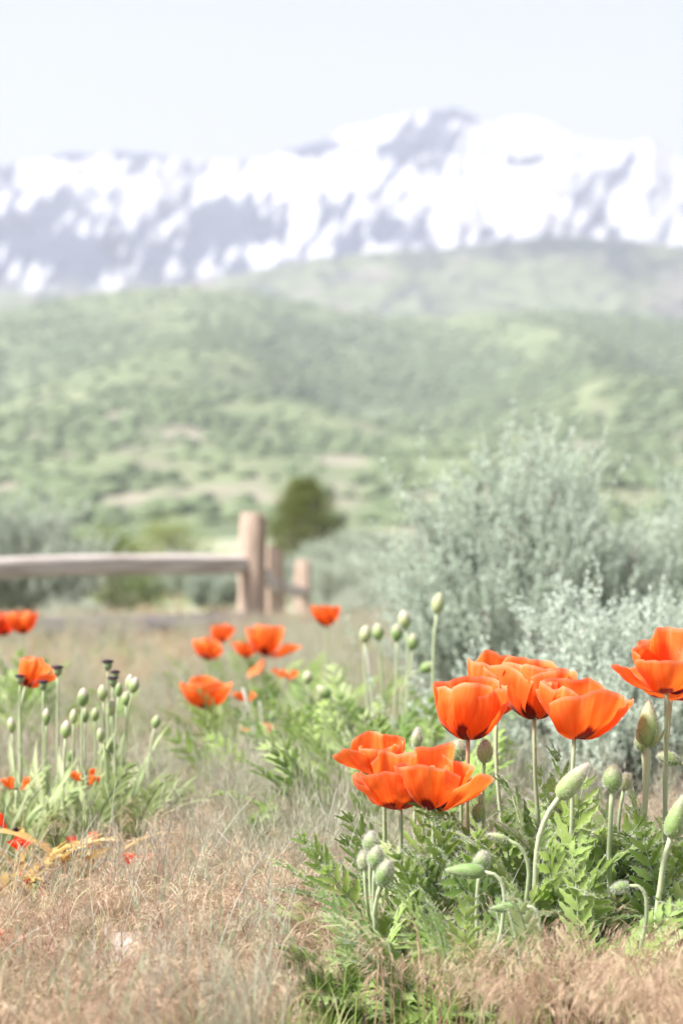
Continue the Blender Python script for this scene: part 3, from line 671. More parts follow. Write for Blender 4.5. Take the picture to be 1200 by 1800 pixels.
# plants further back
clump('poppy_foliage', 'loose green poppy leaves beside the tall sagebrush around nodding buds', 'plant', GX(680, 6.3), 6.3,
      tuft_items([(GX(630, 6.2), 6.2, 1), (GX(700, 6.4), 6.5, 1.1), (GX(760, 6.2), 6.3, 1.1), (GX(580, 6.6), 6.7, .8), (GX(650, 7.2), 7.2, .9), (GX(810, 6.6), 6.6, .7), (GX(590, 5.5), 5.5, .8), (GX(650, 5.3), 5.3, .8), (GX(720, 5.4), 5.4, .9), (GX(540, 6.2), 6.2, .7)], LM, 16, .14, .85, 1.35, 0, [0, 1, 2, 3, 3]))
clump('poppy_foliage', 'pale narrow poppy leaves with withered yellow tips near seed heads', 'plant', GX(110, 5.2), 5.2,
      tuft_items([(GX(40, 5.2), 5.2, 1), (GX(110, 5.2), 5.25, 1.1), (GX(180, 5.3), 5.3, 1.1), (GX(80, 5.5), 5.5, 1), (GX(-30, 5.2), 5.2, 1), (GX(160, 5.6), 5.6, .9)], LS + LP[:2], 26, .10, .75, 1.15, 0, [0, 0, 1, 1, 2, 2, 3, 4])
      + tuft_items([(GX(20, 4.85), 4.85, 1), (GX(105, 4.9), 4.92, 1), (GX(185, 4.95), 4.95, .8), (GX(-40, 4.75), 4.75, 1)], LYS + LY[1:3], 8, .10, .8, 1.15, 0, [0, 1, 1, 2, 2, 3, 4]))
clump('poppy_foliage', 'mid green poppy leaves below the paired red orange blooms by the rail', 'plant', GX(20, 8.0), 8.0,
      tuft_items([(GX(10, 8.0), 8.0, 1), (GX(60, 7.8), 7.8, .8), (GX(-60, 8.0), 8.0, 1)], LM, 16, .16, .9, 1.4, 0, [0, 1, 3]))
clump('poppy_foliage', 'scattered green poppy leaves in dry grass under the middle blooms', 'plant', GX(480, 7.6), 7.6,
      tuft_items([(GX(470, 7.4), 7.4, 1), (GX(530, 8.0), 8.0, 1.1), (GX(440, 8.4), 8.4, .7), (GX(500, 9.5), 9.5, .9), (GX(570, 9.0), 9.0, 1), (GX(400, 9.5), 9.5, .6)], LM, 15, .2, .8, 1.3, 0, [0, 1, 2, 3]))
clump('poppy_foliage', 'small tuft of green leaves in the middle of the dry grass', 'plant', GX(450, 6.0), 6.0,
      tuft_items([(GX(440, 5.9), 5.9, 1), (GX(500, 6.2), 6.2, .9), (GX(560, 5.8), 5.8, .9)], LM, 9, .10, .6, .95, 0, [1, 2, 4]))

# ------------------------------------------------------------------ poppies, buds, seed heads
def stem_mesh(name, base, top, bow, r0, r1, hair_n, seed, top_dir=None, red=0.0):
    """stem in the local space of base; returns mesh"""
    rg_ = np.random.default_rng(seed)
    b = np.zeros(3); e = np.array(top) - np.array(base); n = 12; t = np.linspace(0, 1, n)[:, None]
    c1 = e * .5 + np.array([bow[0], bow[1], 0])
    if top_dir is not None: c2 = e - np.array(top_dir) * np.linalg.norm(e) * .28
    else: c2 = e * .82 + np.array([bow[0] * .5, bow[1] * .5, 0])
    c1 = np.array([c1[0], c1[1], e[2] * .5])
    pts = (1 - t) ** 3 * b + 3 * t * (1 - t) ** 2 * c1 + 3 * t * t * (1 - t) * c2 + t ** 3 * e
    pts = pts + rg_.normal(0, .0006, pts.shape) * t * (1 - t) * 4
    mb = MB(); rad = np.linspace(r0, r1, n)
    v, f3, f4, tan = tube(pts, rad, 8); mb.add(v, f3, f4, tint=np.concatenate([np.repeat(np.linspace(0, 1, n) ** 2 * red, 8), [0, red]]))
    if hair_n:
        i = rg_.integers(0, n - 1, hair_n); fr = rg_.random((hair_n, 1)); p = pts[i] * (1 - fr) + pts[i + 1] * fr
        nn = unit(np.cross(tan[i], rg_.normal(size=(hair_n, 3)))); p = p + nn * rad[i][:, None]
        v, f = hairs(p, nn, .0048, .0005, rg_); mb.add(v, f3=f, m=1)
    return mb.mesh(name, [M['stem'], M['hair']])

def petal_mesh(seed, phi, L, W, a0, a1, ruffle, rad0, mat, nu=19, nv=16, shape=.45):
    rg_ = np.random.default_rng(seed)
    u = np.linspace(-1, 1, nu); v = np.linspace(0, 1, nv); U, V = np.meshgrid(u, v)
    Lu = L * (1 - .22 * np.abs(U) ** 3.6 + .05 * np.sin(U * 3.4 + seed) + .02 * np.sin(U * 8 + seed * 2.3) + .009 * np.sin(U * 19 + seed))
    vv = np.linspace(0, 1, 60); ang = np.radians(a0 + (a1 - a0) * vv ** shape)
    rc = np.concatenate([[0], np.cumsum(np.cos(ang[:-1]))]) / 59; zc = np.concatenate([[0], np.cumsum(np.sin(ang[:-1]))]) / 59
    r_ = np.interp(V, vv, rc) * Lu + .006; z = np.interp(V, vv, zc) * Lu
    lat = W / 2 * U * (V ** .62) * (1 - .10 * V ** 3)
    curv = np.maximum(r_, .02) + .016
    pa = lat / curv
    # pleats and crumples grow towards the rim
    ph_ = rg_.uniform(0, 6, 6)
    pl = ruffle * V ** 1.6 * (np.sin(U * 3.6 + ph_[0]) * .75 + np.sin(U * 7.5 + V * 2 + ph_[1]) * .34 + np.sin(U * 17 + ph_[2]) * .08 * V ** 2 + np.sin(U * 3 - V * 6 + ph_[3]) * .2)
    pl = pl + ruffle * 2.0 * (fbm(U * 2.6 + seed, V * 2.4, 4) - .5) * V
    na = np.radians(a0 + (a1 - a0) * V ** shape)
    rr_ = r_ + rad0 * V + .0035 * U * V - np.sin(na) * pl * -1
    z = z + np.cos(na) * pl * -1 + .002 * U
    sag = (1 - np.cos(np.clip(pa, -1.5, 1.5))) * .35
    x = (rr_ + .02 * sag) * np.cos(pa + phi); y = (rr_ + .02 * sag) * np.sin(pa + phi)
    pts = np.stack([x, y, z], -1).reshape(-1, 3)
    i = np.arange(nv - 1)[:, None] * nu; j = np.arange(nu - 1)[None]
    f = np.stack([i + j, i + j + 1, i + nu + j + 1, i + nu + j], -1).reshape(-1, 4)
    uv = np.stack([(U + 1) / 2, V], -1).reshape(-1, 2)
    return MB().add(pts, f4=f).mesh('petal', mat, uv=uv)

def poppy(label, px, py, d, petals, tilt=(0, 0), seed=0, base_dx=0.0, base_dd=0.0, group=None, bow=(0, 0), near=True, red=0.0, mat='petal', ruffle=.0125, stem_r=.0036, cat='poppy', name='poppy'):
    """px, py: where the petals meet the stem; petals: (azimuth deg, length, width, a0, a1); tilt leans the bloom about X and Y"""
    head = P(px, py, d); bx, by = head.x + base_dx, d + base_dd
    base = Vector((bx, by, zg1(bx, by) - .01))
    o = thing(name, label, cat, base, group)
    rot = Euler((R(tilt[0]), R(tilt[1]), 0)); axis = rot.to_matrix() @ Vector((0, 0, 1))
    link('stem', stem_mesh('stem', base, head, bow, stem_r * 1.15, stem_r, 380 if near else 0, seed + 7, tuple(axis), red), o)
    for k, (a, L, W, a0, a1) in enumerate(petals):
        p = link('petal', petal_mesh(seed * 11 + k, R(a), L * 1.12, W * 1.52, a0 - 26, a1 + 13, ruffle, .003 * (k % 2), M[mat]), o)
        p.location = head - base; p.rotation_euler = rot
    # capsule and ring of stamens inside the cup
    rg_ = np.random.default_rng(seed + 90); mb = MB()
    prof = [(0, .000), (.008, .002), (.010, .010), (.011, .017), (.012, .019), (.006, .021), (0, .021)]; ns = 10
    th = np.arange(ns) * 2 * math.pi / ns
    v = np.array([[r_ * math.cos(q), r_ * math.sin(q), z] for r_, z in prof for q in th]); i = np.arange(len(prof) - 1)[:, None] * ns; j = np.arange(ns)[None]; k2 = (j + 1) % ns
    mb.add(v, f4=np.stack([i + j, i + k2, i + ns + k2, i + ns + j], -1).reshape(-1, 4))
    n = 90; a = rg_.uniform(0, 2 * math.pi, n); el = rg_.uniform(.3, 1.1, n); ln = rg_.uniform(.016, .026, n)
    dd = np.stack([np.cos(a) * np.cos(el), np.sin(a) * np.cos(el), np.sin(el)], 1); p0 = np.stack([np.cos(a) * .008, np.sin(a) * .008, np.full(n, .002)], 1)
    v, f = leaves(p0, dd, ln, .0016, rg_); mb.add(v, f4=f); v, f = leaves(p0 + dd * ln[:, None], dd + rg_.normal(0, .5, (n, 3)), .004, .0026, rg_); mb.add(v, f4=f)
    c = link('stamens', mb.mesh('stamens', M['stamen']), o, head - base, rot); k = min(1, max(p_[1] for p_ in petals) / .095) ** 1.5; c.scale = (k, k, k)
    return o

def bud_mesh(seed, L, W, hair_n, grooves=2, kind='egg', pink=.6):
    rg_ = np.random.default_rng(seed); nv, nu = 15, 20
    t = np.linspace(0, 1, nv); U = np.arange(nu) * 2 * math.pi / nu
    if kind == 'long': rprof = np.sin(math.pi * t ** .72) ** .62 * (1 - .18 * t)
    else: rprof = np.sin(math.pi * t ** .88) ** .62
    T, UU = np.meshgrid(t, U, indexing='ij')
    r_ = W / 2 * rprof[:, None] * (1 - .07 * np.exp(-((np.sin((UU + seed) * grooves / 2)) / .14) ** 2) * np.sin(math.pi * T)) * (1 + .03 * np.sin(UU * 3 + seed))
    r_ = np.maximum(r_, .0012)
    v = np.stack([r_ * np.cos(UU), r_ * np.sin(UU), T * L], -1)
    nrm = unit(np.stack([np.cos(UU), np.sin(UU), (T - .5) * 1.6], -1))
    i = np.arange(nv - 1)[:, None] * nu; j = np.arange(nu)[None]; k = (j + 1) % nu
    f = np.stack([i + j, i + k, i + nu + k, i + nu + j], -1).reshape(-1, 4)
    seam = .45 * np.exp(-((np.sin((UU + seed) * grooves / 2)) / .10) ** 2)
    tint = np.clip(pink * sstep(.35, 1.0, T) + seam * .6 + .08 * rg_.normal(size=T.shape), 0, 1)
    mb = MB().add(v.reshape(-1, 3), f4=f, tint=tint.ravel())
    if hair_n:
        a = rg_.integers(1, nv - 1, hair_n); b = rg_.integers(0, nu, hair_n); fa = rg_.random((hair_n, 1)); fb = rg_.random((hair_n, 1))
        p = (v[a, b] * (1 - fa) + v[np.minimum(a + 1, nv - 1), b] * fa) * (1 - fb) + (v[a, (b + 1) % nu] * (1 - fa) + v[np.minimum(a + 1, nv - 1), (b + 1) % nu] * fa) * fb
        vv, ff = hairs(p, nrm[a, b] + np.array([0, 0, .35]), .0048, .0006, rg_, .6); mb.add(vv, f3=ff, m=1)
    return mb.mesh('bud', [M['bud'], M['hair']])

def bud(label, px, py, d, L, W, tilt=(0, 0), seed=0, base_dx=0.0, base_dd=0.02, group=None, near=True, kind='egg', pink=.6, bow=(0, 0), sepals=0, stem_r=.003, hair_k=1.0):
    """px, py: where the bud meets its stem; the bud points along +Z tilted about X then Y"""
    foot = P(px, py, d); bx, by = foot.x + base_dx, d + base_dd
    base = Vector((bx, by, zg1(bx, by) - .01)); o = thing('poppy_bud', label, 'flower bud', base, group)
    rot = Euler((R(tilt[0]), R(tilt[1]), 0)); ax = rot.to_matrix() @ Vector((0, 0, 1))
    link('stem', stem_mesh('stem', base, foot + ax * .002, bow, stem_r * 1.25, stem_r, 200 if near else 0, seed + 5, tuple(ax)), o)
    link('bud', bud_mesh(seed, L, W, int((800 if near else 0) * hair_k), 2 + seed % 2, kind, pink), o, foot - base, rot)
    for k in range(sepals):
        # leafy bracts hugging the base of an opening bud
        a = k * 2 * math.pi / sepals + .5; mb = MB(); rows = []
        for i in range(7):
            e = i / 6; rr_ = .004 + W * .50 * math.sin(min(1, e * 1.5) * math.pi / 2) + (.010 * e * e if k == 0 else 0); wv = .0045 * math.sin(math.pi * (.15 + .8 * e)) + .0004
            for s_ in (-1, 0, 1): rows.append([math.cos(a) * (rr_ + (0.001 if s_ == 0 else 0)) - math.sin(a) * s_ * wv, math.sin(a) * (rr_ + (0.001 if s_ == 0 else 0)) + math.cos(a) * s_ * wv, -.003 + L * .42 * e])
        ii = np.arange(6)[:, None] * 3; jj = np.arange(2)[None]
        f = np.stack([ii + jj, ii + jj + 1, ii + 4 + jj, ii + 3 + jj], -1).reshape(-1, 4)
        link('bract', MB().add(np.array(rows), f4=f, tint=.25).mesh('bract', M['leaf_pale']), o, foot - base, rot)
    return o

def seed_head(label, px, py, d, s, seed, base_dx=0.0, group=None):
    """px, py: foot of the capsule"""
    foot = P(px, py, d); bx, by = foot.x + base_dx, d + .02; base = Vector((bx, by, zg1(bx, by) - .01))
    o = thing('poppy_seed_head', label, 'seed head', base, group)
    link('stem', stem_mesh('stem', base, foot, (0, 0), .0032, .0026, 0, seed), o)
    def lathe(prof, ns=12):
        th = np.arange(ns) * 2 * math.pi / ns
        v = np.array([[r_ * math.cos(q) * s, r_ * math.sin(q) * s, z * s] for r_, z in prof for q in th]); i = np.arange(len(prof) - 1)[:, None] * ns; j = np.arange(ns)[None]; k = (j + 1) % ns
        return v, np.stack([i + j, i + k, i + ns + k, i + ns + j], -1).reshape(-1, 4)
    v, f = lathe([(.002, -.001), (.007, .002), (.010, .008), (.0105, .014), (.009, .018)]); link('capsule', MB().add(v, f4=f).mesh('capsule', M['capsule']), o, foot - base)
    v, f = lathe([(.009, .017), (.0135, .018), (.0145, .020), (.012, .0225), (.004, .0245), (.0005, .0245)])
    link('cap', MB().add(v, f4=f).mesh('cap', M['stamen']), o, foot - base)
    return o

def ring(n, L, W, a0, a1, off=0, jl=.08, ja=8, seed=0, over=None):
    r_ = random.Random(seed); out = []
    for k in range(n):
        out.append([off + k * 360 / n + r_.uniform(-8, 8), L * (1 + r_.uniform(-jl, jl)), W * (1 + r_.uniform(-.08, .08)), a0 + r_.uniform(-ja, ja) * .5, a1 + r_.uniform(-ja, ja)])
    for i, ch in (over or {}).items():
        for q, val in ch.items(): out[i][q] = val
    return [tuple(p) for p in out]
# azimuth -90 faces the lens, 0 is to the right, 90 is away
poppy('wide open orange poppy tucked behind the low broad bloom', 672, 1362, 4.22, [(-110, .070, .11, 10, 66), (178, .074, .11, 8, 50), (90, .076, .11, 25, 80), (10, .068, .11, 15, 74)], (0, -4), 1, .005, .03)
poppy('low orange poppy with broad pleated petals, its rim touching the lowest right hand bloom', 703, 1420, 4.02, [(-125, .088, .12, 10, 62), (172, .088, .11, 8, 52), (90, .098, .12, 25, 80), (-60, .084, .12, 12, 70), (20, .076, .10, 15, 74)], (0, -3), 2, -.005, .05)
poppy('lowest orange poppy, open cup with one petal spread out flat beside the egg shaped bud', 762, 1422, 3.98, [(-115, .090, .12, 14, 70), (-12, .092, .115, 6, 50), (95, .104, .13, 30, 86), (185, .088, .11, 14, 70), (45, .09, .11, 22, 76)], (0, 2), 3, .004, .05)
poppy('deep orange goblet shaped poppy on a reddish stem above the egg shaped bud', 822, 1298, 4.08, [(-110, .104, .125, 12, 84), (-40, .098, .12, 15, 76), (30, .104, .12, 10, 74), (100, .108, .13, 20, 86), (170, .104, .125, 8, 82)], (0, 2), 4, .006, .04, red=.9)
poppy('orange poppy with jagged upright petals behind the goblet shaped bloom', 872, 1254, 4.34, [(-95, .098, .12, 25, 86), (0, .09, .115, 18, 80), (90, .108, .12, 30, 90), (180, .096, .11, 18, 88)], (0, 3), 5, .035, .05, bow=(.0, 0), ruffle=.007)
poppy('tall rounded orange poppy in the middle of the upper group of four', 938, 1262, 4.2, [(-115, .104, .135, 12, 90), (-30, .098, .125, 12, 82), (40, .10, .12, 10, 76), (110, .108, .13, 25, 88), (180, .10, .12, 6, 86)], (0, 1), 6, .028, .05)
poppy('wide tilted orange poppy with dark blotch on its broad front petal', 1008, 1296, 4.04, [(-65, .108, .15, 2, 66), (15, .10, .12, -2, 60), (90, .10, .12, 30, 88), (150, .10, .12, 22, 82), (-150, .092, .11, 20, 76)], (0, 3), 7, .0, .05)
poppy('large flaring orange poppy on the tall stem above the opening bud', 1170, 1216, 4.1, [(-100, .092, .14, 10, 60), (175, .084, .11, 6, 40), (80, .102, .14, 32, 80), (0, .095, .12, -4, 42), (130, .085, .11, 28, 74)], (6, 0), 8, -.002, .04)
poppy('orange poppy overlapping the large flaring one on a twin stem', 1178, 1226, 4.24, [(-60, .098, .13, 0, 55), (30, .10, .12, 0, 50), (110, .10, .13, 20, 70), (190, .07, .10, 0, 40)], (4, 6), 9, -.008, .05)

# middle distance
GM = 'orange poppies in the middle of the meadow'
poppy('lone smooth orange poppy closed like a lampshade over dry grass', 361, 1244, 7.3, [(-90, .098, .14, 6, 74), (-10, .10, .13, 0, 66), (90, .10, .13, 20, 80), (170, .098, .13, 0, 68)], (0, 0), 21, .01, .03, near=False, ruffle=.004)
poppy('orange poppy with dark throat beside the small round one', 366, 1160, 9.2, [(-110, .085, .12, 12, 80), (180, .09, .11, 0, 70), (70, .085, .12, 20, 85), (0, .06, .10, 10, 80)], (0, 10), 22, .02, .03, near=False)
poppy('small round orange poppy above the dark throated one', 387, 1130, 10.2, ring(4, .075, .11, 15, 88, 30, seed=2), (0, 0), 23, .01, .03, near=False)
poppy('large ragged orange poppy with a petal hanging down below the fence post', 466, 1152, 9.0, [(-100, .12, .16, 20, 84), (150, .115, .14, 5, 70), (0, .12, .12, -10, 42), (215, .085, .07, -50, -65), (80, .12, .15, 25, 86)], (0, 8), 24, .0, .03, near=False, ruffle=.009)
poppy('small orange poppy pressed against the large ragged one', 432, 1155, 9.3, ring(4, .06, .09, 15, 84, 10, seed=4), (0, 0), 25, .01, .03, near=False)
poppy('two lobed orange poppy standing clear against distant sagebrush', 573, 1100, 8.6, [(-150, .08, .115, 18, 84), (-30, .08, .115, 18, 84), (60, .072, .10, 25, 84), (140, .072, .10, 25, 84)], (0, 0), 26, .01, .03, near=False)
poppy('tiny drooping orange poppy low among the green stems', 500, 1190, 8.2, ring(3, .045, .06, -5, 40, 10, seed=5), (0, 10), 27, .01, .02, near=False)
poppy('faded orange poppy almost hidden behind a pale leaning stalk', 428, 1232, 7.6, ring(3, .036, .05, 10, 60, 10, seed=6), (0, 0), 28, .01, .02, near=False)
poppy('crumpled pink orange poppy sunk into dry grass by the pale leaning stalk', 458, 1288, 7.0, ring(3, .045, .07, 0, 40, 40, seed=7), (0, 0), 29, .01, .02, near=False)
poppy('red orange poppy beside its twin below the fence rail', 40, 1113, 8.6, ring(4, .082, .115, 12, 84, 20, seed=8), (0, 0), 30, .01, .03, near=False)
poppy('red orange poppy beneath the fence rail, hidden partly behind its twin', 6, 1116, 8.9, ring(4, .085, .115, 12, 80, 40, seed=9), (0, 0), 31, .01, .03, near=False, mat='petal_red')
poppy('sideways orange poppy showing its dark centre next to a seed head', 46, 1205, 5.7, [(-90, .075, .08, 20, 80), (60, .07, .08, 30, 86), (-10, .075, .08, 0, 60)], (0, 16), 32, -.01, .03, near=False)
poppy('tiny faded orange poppy against the foot of the tall sagebrush', 797, 1148, 8.8, ring(3, .035, .05, 10, 60, seed=11), (0, 0), 33, .01, .02, near=False)
# low and wilted ones among the pale leaves and in the grass
poppy('wilted orange poppy with two split petals among the pale stems', 30, 1388, 5.3, [(150, .032, .04, 20, 60), (20, .03, .036, 30, 70)], (0, 0), 34, .0, .02, near=False)
poppy('crumpled orange poppy caught among the pale green buds', 156, 1378, 5.3, [(180, .038, .04, -5, 30), (80, .035, .04, 30, 80), (-60, .03, .04, 20, 70)], (0, 20), 35, .0, .02, near=False)
poppy('withered red poppy with black centre leaning out of the pale leaves', 30, 1462, 4.95, [(165, .055, .035, 30, 50), (-90, .03, .03, -50, -70), (-20, .03, .03, -60, -75)], (0, -8), 36, .0, .02, near=False, mat='petal_red')
poppy('small red poppy deep inside the bright green leaves', 147, 1488, 5.0, [(160, .03, .035, 10, 50), (10, .03, .035, 40, 70)], (0, 0), 37, .0, .02, near=False, mat='petal_red')
poppy('bright red poppy bloom at the tip of a withered yellow leaf', 238, 1520, 4.75, ring(3, .026, .034, 20, 80, seed=13), (0, 0), 38, .0, .02, near=False, mat='petal_red')
poppy('shrivelled red poppy over the withered yellow leaves', 62, 1552, 4.75, [(170, .03, .025, 10, 40), (-20, .028, .025, -30, -60)], (0, 0), 39, .0, .02, near=False, mat='petal_red')
poppy('bright red poppy sunk low in the drooping reddish grass', 8, 1672, 4.1, ring(4, .040, .046, 5, 60, seed=15), (0, 0), 40, .0, .01, near=False, mat='petal_red')

# buds of the front plant: px, py is the foot of the bud
bud('egg shaped upright bud between the goblet shaped bloom and its neighbour', 850, 1342, 4.1, .041, .027, (0, 4), 101, -.003)
bud('green bud half hidden behind the stem of the goblet shaped bloom', 806, 1342, 4.2, .042, .030, (0, -4), 102, .004)
bud('pinkish bud peeking over the lowest broad blooms', 731, 1318, 4.5, .042, .020, (0, 4), 103, .0, pink=.9)
bud('big long bud leaning on a whitish stem in front of the leaves', 979, 1404, 3.95, .078, .036, (-6, 42), 104, -.045, kind='long', pink=.8, stem_r=.0044)
bud('rounded ribbed bud standing upright above the hairy leaves', 1074, 1393, 4.0, .049, .033, (0, 4), 105, -.004, stem_r=.0038, pink=.5)
bud('large opening bud with bracts under the large flaring bloom', 1138, 1312, 4.08, .078, .040, (0, 1), 106, -.035, kind='long', pink=.5, sepals=4, stem_r=.0045)
bud('small green bud tucked behind the large opening bud', 1128, 1322, 4.25, .038, .024, (0, -6), 107, -.01, pink=.4)
bud('plump green bud lying sideways behind the twin stems', 1194, 1340, 4.2, .042, .024, (0, -72), 108, .03, pink=.3)
bud('small hidden bud beside the rounded ribbed one', 1094, 1390, 4.15, .032, .022, (0, 14), 109, .01, pink=.2)
bud('dark green bud nodding under the spread petal of the lowest bloom', 842, 1412, 4.04, .032, .024, (0, 186), 110, .02, pink=.1, hair_k=.6)
G4 = 'cluster of four small fuzzy buds'
bud('topmost fuzzy bud of the cluster of four at the leaves edge', 651, 1498, 3.82, .034, .024, (0, 2), 111, .012)
bud('smallest fuzzy bud of the cluster of four, outermost towards the dry grass', 640, 1528, 3.83, .030, .018, (0, -4), 112, .02)
bud('fuzzy bud of the cluster of four set in the middle', 658, 1528, 3.80, .038, .026, (0, 6), 113, .014)
bud('largest and lowest fuzzy bud of the cluster of four', 667, 1558, 3.77, .045, .027, (0, 20), 114, .0)
bud('dark green bud lying flat with an open seam above the leaves', 852, 1532, 3.73, .062, .026, (-4, -88), 115, .0, kind='long', pink=.15, hair_k=.25, bow=(.01, 0))
bud('pale fuzzy bud resting behind the flat lying dark green bud', 842, 1534, 3.78, .036, .026, (0, 10), 116, .0)
bud('smooth flat lying bud over the curved hairy leaf stalk', 922, 1592, 3.71, .055, .020, (0, -94), 117, .0, kind='long', pink=.15, hair_k=.3)
bud('thin dark bud lying sideways among the upper leaves', 892, 1476, 3.84, .036, .014, (0, -74), 118, .01, kind='long', pink=.5, hair_k=.3)
bud('small drooping bud with pale tip deep among the leaves', 1106, 1556, 3.76, .030, .018, (0, -100), 119, .01, pink=.2)
bud('large bud on a curved whitish stem beside the yellowed leaf', 1176, 1474, 3.9, .075, .036, (0, 18), 120, -.035, kind='long', pink=.4, stem_r=.0044)

# buds beside the tall sagebrush
bud('tall upright bud standing alone in front of the sagebrush', 767, 1080, 6.3, .058, .034, (0, 8), 131, .0, near=False, pink=.3, stem_r=.004)
bud('pale haloed bud, highest of the loose group near the tall lone bud', 713, 1106, 6.4, .052, .036, (0, -8), 132, -.03, near=False, pink=.8)
GB = 'blurred buds beside the sagebrush'
for i, (px, py, tl, dx) in enumerate([(724, 1144, 4, -.04), (697, 1128, 0, -.02), (666, 1126, -6, .02), (641, 1130, 4, .05), (737, 1178, 70, -.02), (581, 1226, -50, .04)]):
    bud('small blurred bud in the loose group beside the sagebrush', px, py, 6.5, .048, .032, (0, tl), 140 + i, dx, group=GB, near=False)
bud('pale round bud on a straight stem in front of the green stalks', 541, 1202, 6.9, .038, .03, (0, 0), 147, .0, near=False, pink=.8)
bud('faint pale bud at the foot of the pale leaning stalk', 480, 1268, 6.8, .034, .026, (0, 6), 148, .02, near=False)
bud('faint bud hidden in dry grass near the straight stemmed bud', 521, 1262, 6.8, .03, .024, (0, 0), 149, .0, near=False)

# buds and seed heads of the pale clump
GL = 'buds rising from the pale leaved poppy clump'
for i, (px, py, L, W, tl, dx, pk) in enumerate([(146, 1242, .046, .030, 3, 0, .7), (82, 1275, .042, .022, 2, 0, .8), (233, 1218, .040, .028, 14, -.04, .7), (227, 1212, .038, .024, 8, 0, .7), (178, 1305, .036, .022, -3, .01, .3),
                                              (199, 1324, .040, .026, -6, 0, .2), (180, 1334, .036, .024, 10, -.03, .3), (122, 1338, .032, .020, 22, -.01, .2), (22, 1288, .038, .022, -4, .03, .7), (130, 1272, .036, .022, 2, 0, .6), (150, 1270, .036, .022, 0, 0, .4), (168, 1268, .034, .022, 0, 0, .4),
                                              (208, 1225, .036, .02, 6, -.01, .1), (182, 1232, .04, .026, -4, 0, .3), (196, 1258, .042, .028, 6, 0, .3), (222, 1240, .034, .024, 0, 0, .3)]):
    lb = {0: 'tallest plump bud standing free between the black capped seed heads', 2: 'bud beside its twin just past the black capped seed heads', 3: 'bud beside its twin just past the black capped seed heads',
          7: 'small tilted bud under the orange brown one', 8: 'bud on a forked stem below the sideways poppy', 1: 'slim pinkish bud under a lone black capped seed head'}.get(i, 'green fuzzy bud on a thin stem in the clump with seed heads')
    bud(lb, px, py, 5.35 + .02 * (i % 4), L * .92, W * .86, (0, tl), 160 + i, dx, group=GL, near=False, pink=min(1, pk + .25), stem_r=.0022)
bud('orange brown bud about to open in the clump with seed heads', 116, 1298, 5.25, .040, .024, (0, 5), 180, -.01, near=False, pink=1.0)
bud('lone green bud on a leaning stem just outside the pale clump', 272, 1280, 5.7, .032, .022, (0, 14), 181, -.02, near=False, pink=.4)
GS = 'dark seed heads over the pale clump'
for i, (px, py, s) in enumerate([(190, 1178, 1.0), (102, 1188, 1.0), (77, 1212, .9), (36, 1202, .9), (203, 1194, .85), (199, 1206, .95)]):
    seed_head('bare seed head with flat black cap on a pale stem', px, py, 5.5, s, 200 + i, .0, GS)

# pale dead stalks leaning in the meadow
def stalk(label, x0, y0, x1, y1, d, r_, group=None):
    a, b = P(x0, y0, d), P(x1, y1, d); base = Vector((b.x, b.y, zg1(b.x, b.y) - .01)); n = 7; t = np.linspace(0, 1, n)[:, None]
    e = np.array(a - base); pts = t * e + np.sin(t * 3) * np.array([.006, .0, 0]); v, f3, f4, _ = tube(pts, np.linspace(r_, r_ * .6, n), 6)
    o = link('dry_stalk', MB().add(v, f3, f4).mesh('dry_stalk', M['hair']), None, base); tag(o, label, 'stalk', group)
stalk('pale dead stalk leaning out of the dry grass under the ragged poppy', 426, 1208, 470, 1330, 6.9, .0055)
stalk('short pale stalk upright beside the leaning dead one', 456, 1232, 466, 1330, 7.0, .004)
stalk('pale bleached stalk slanting between blurred buds by the sagebrush', 642, 1136, 668, 1290, 6.5, .004)

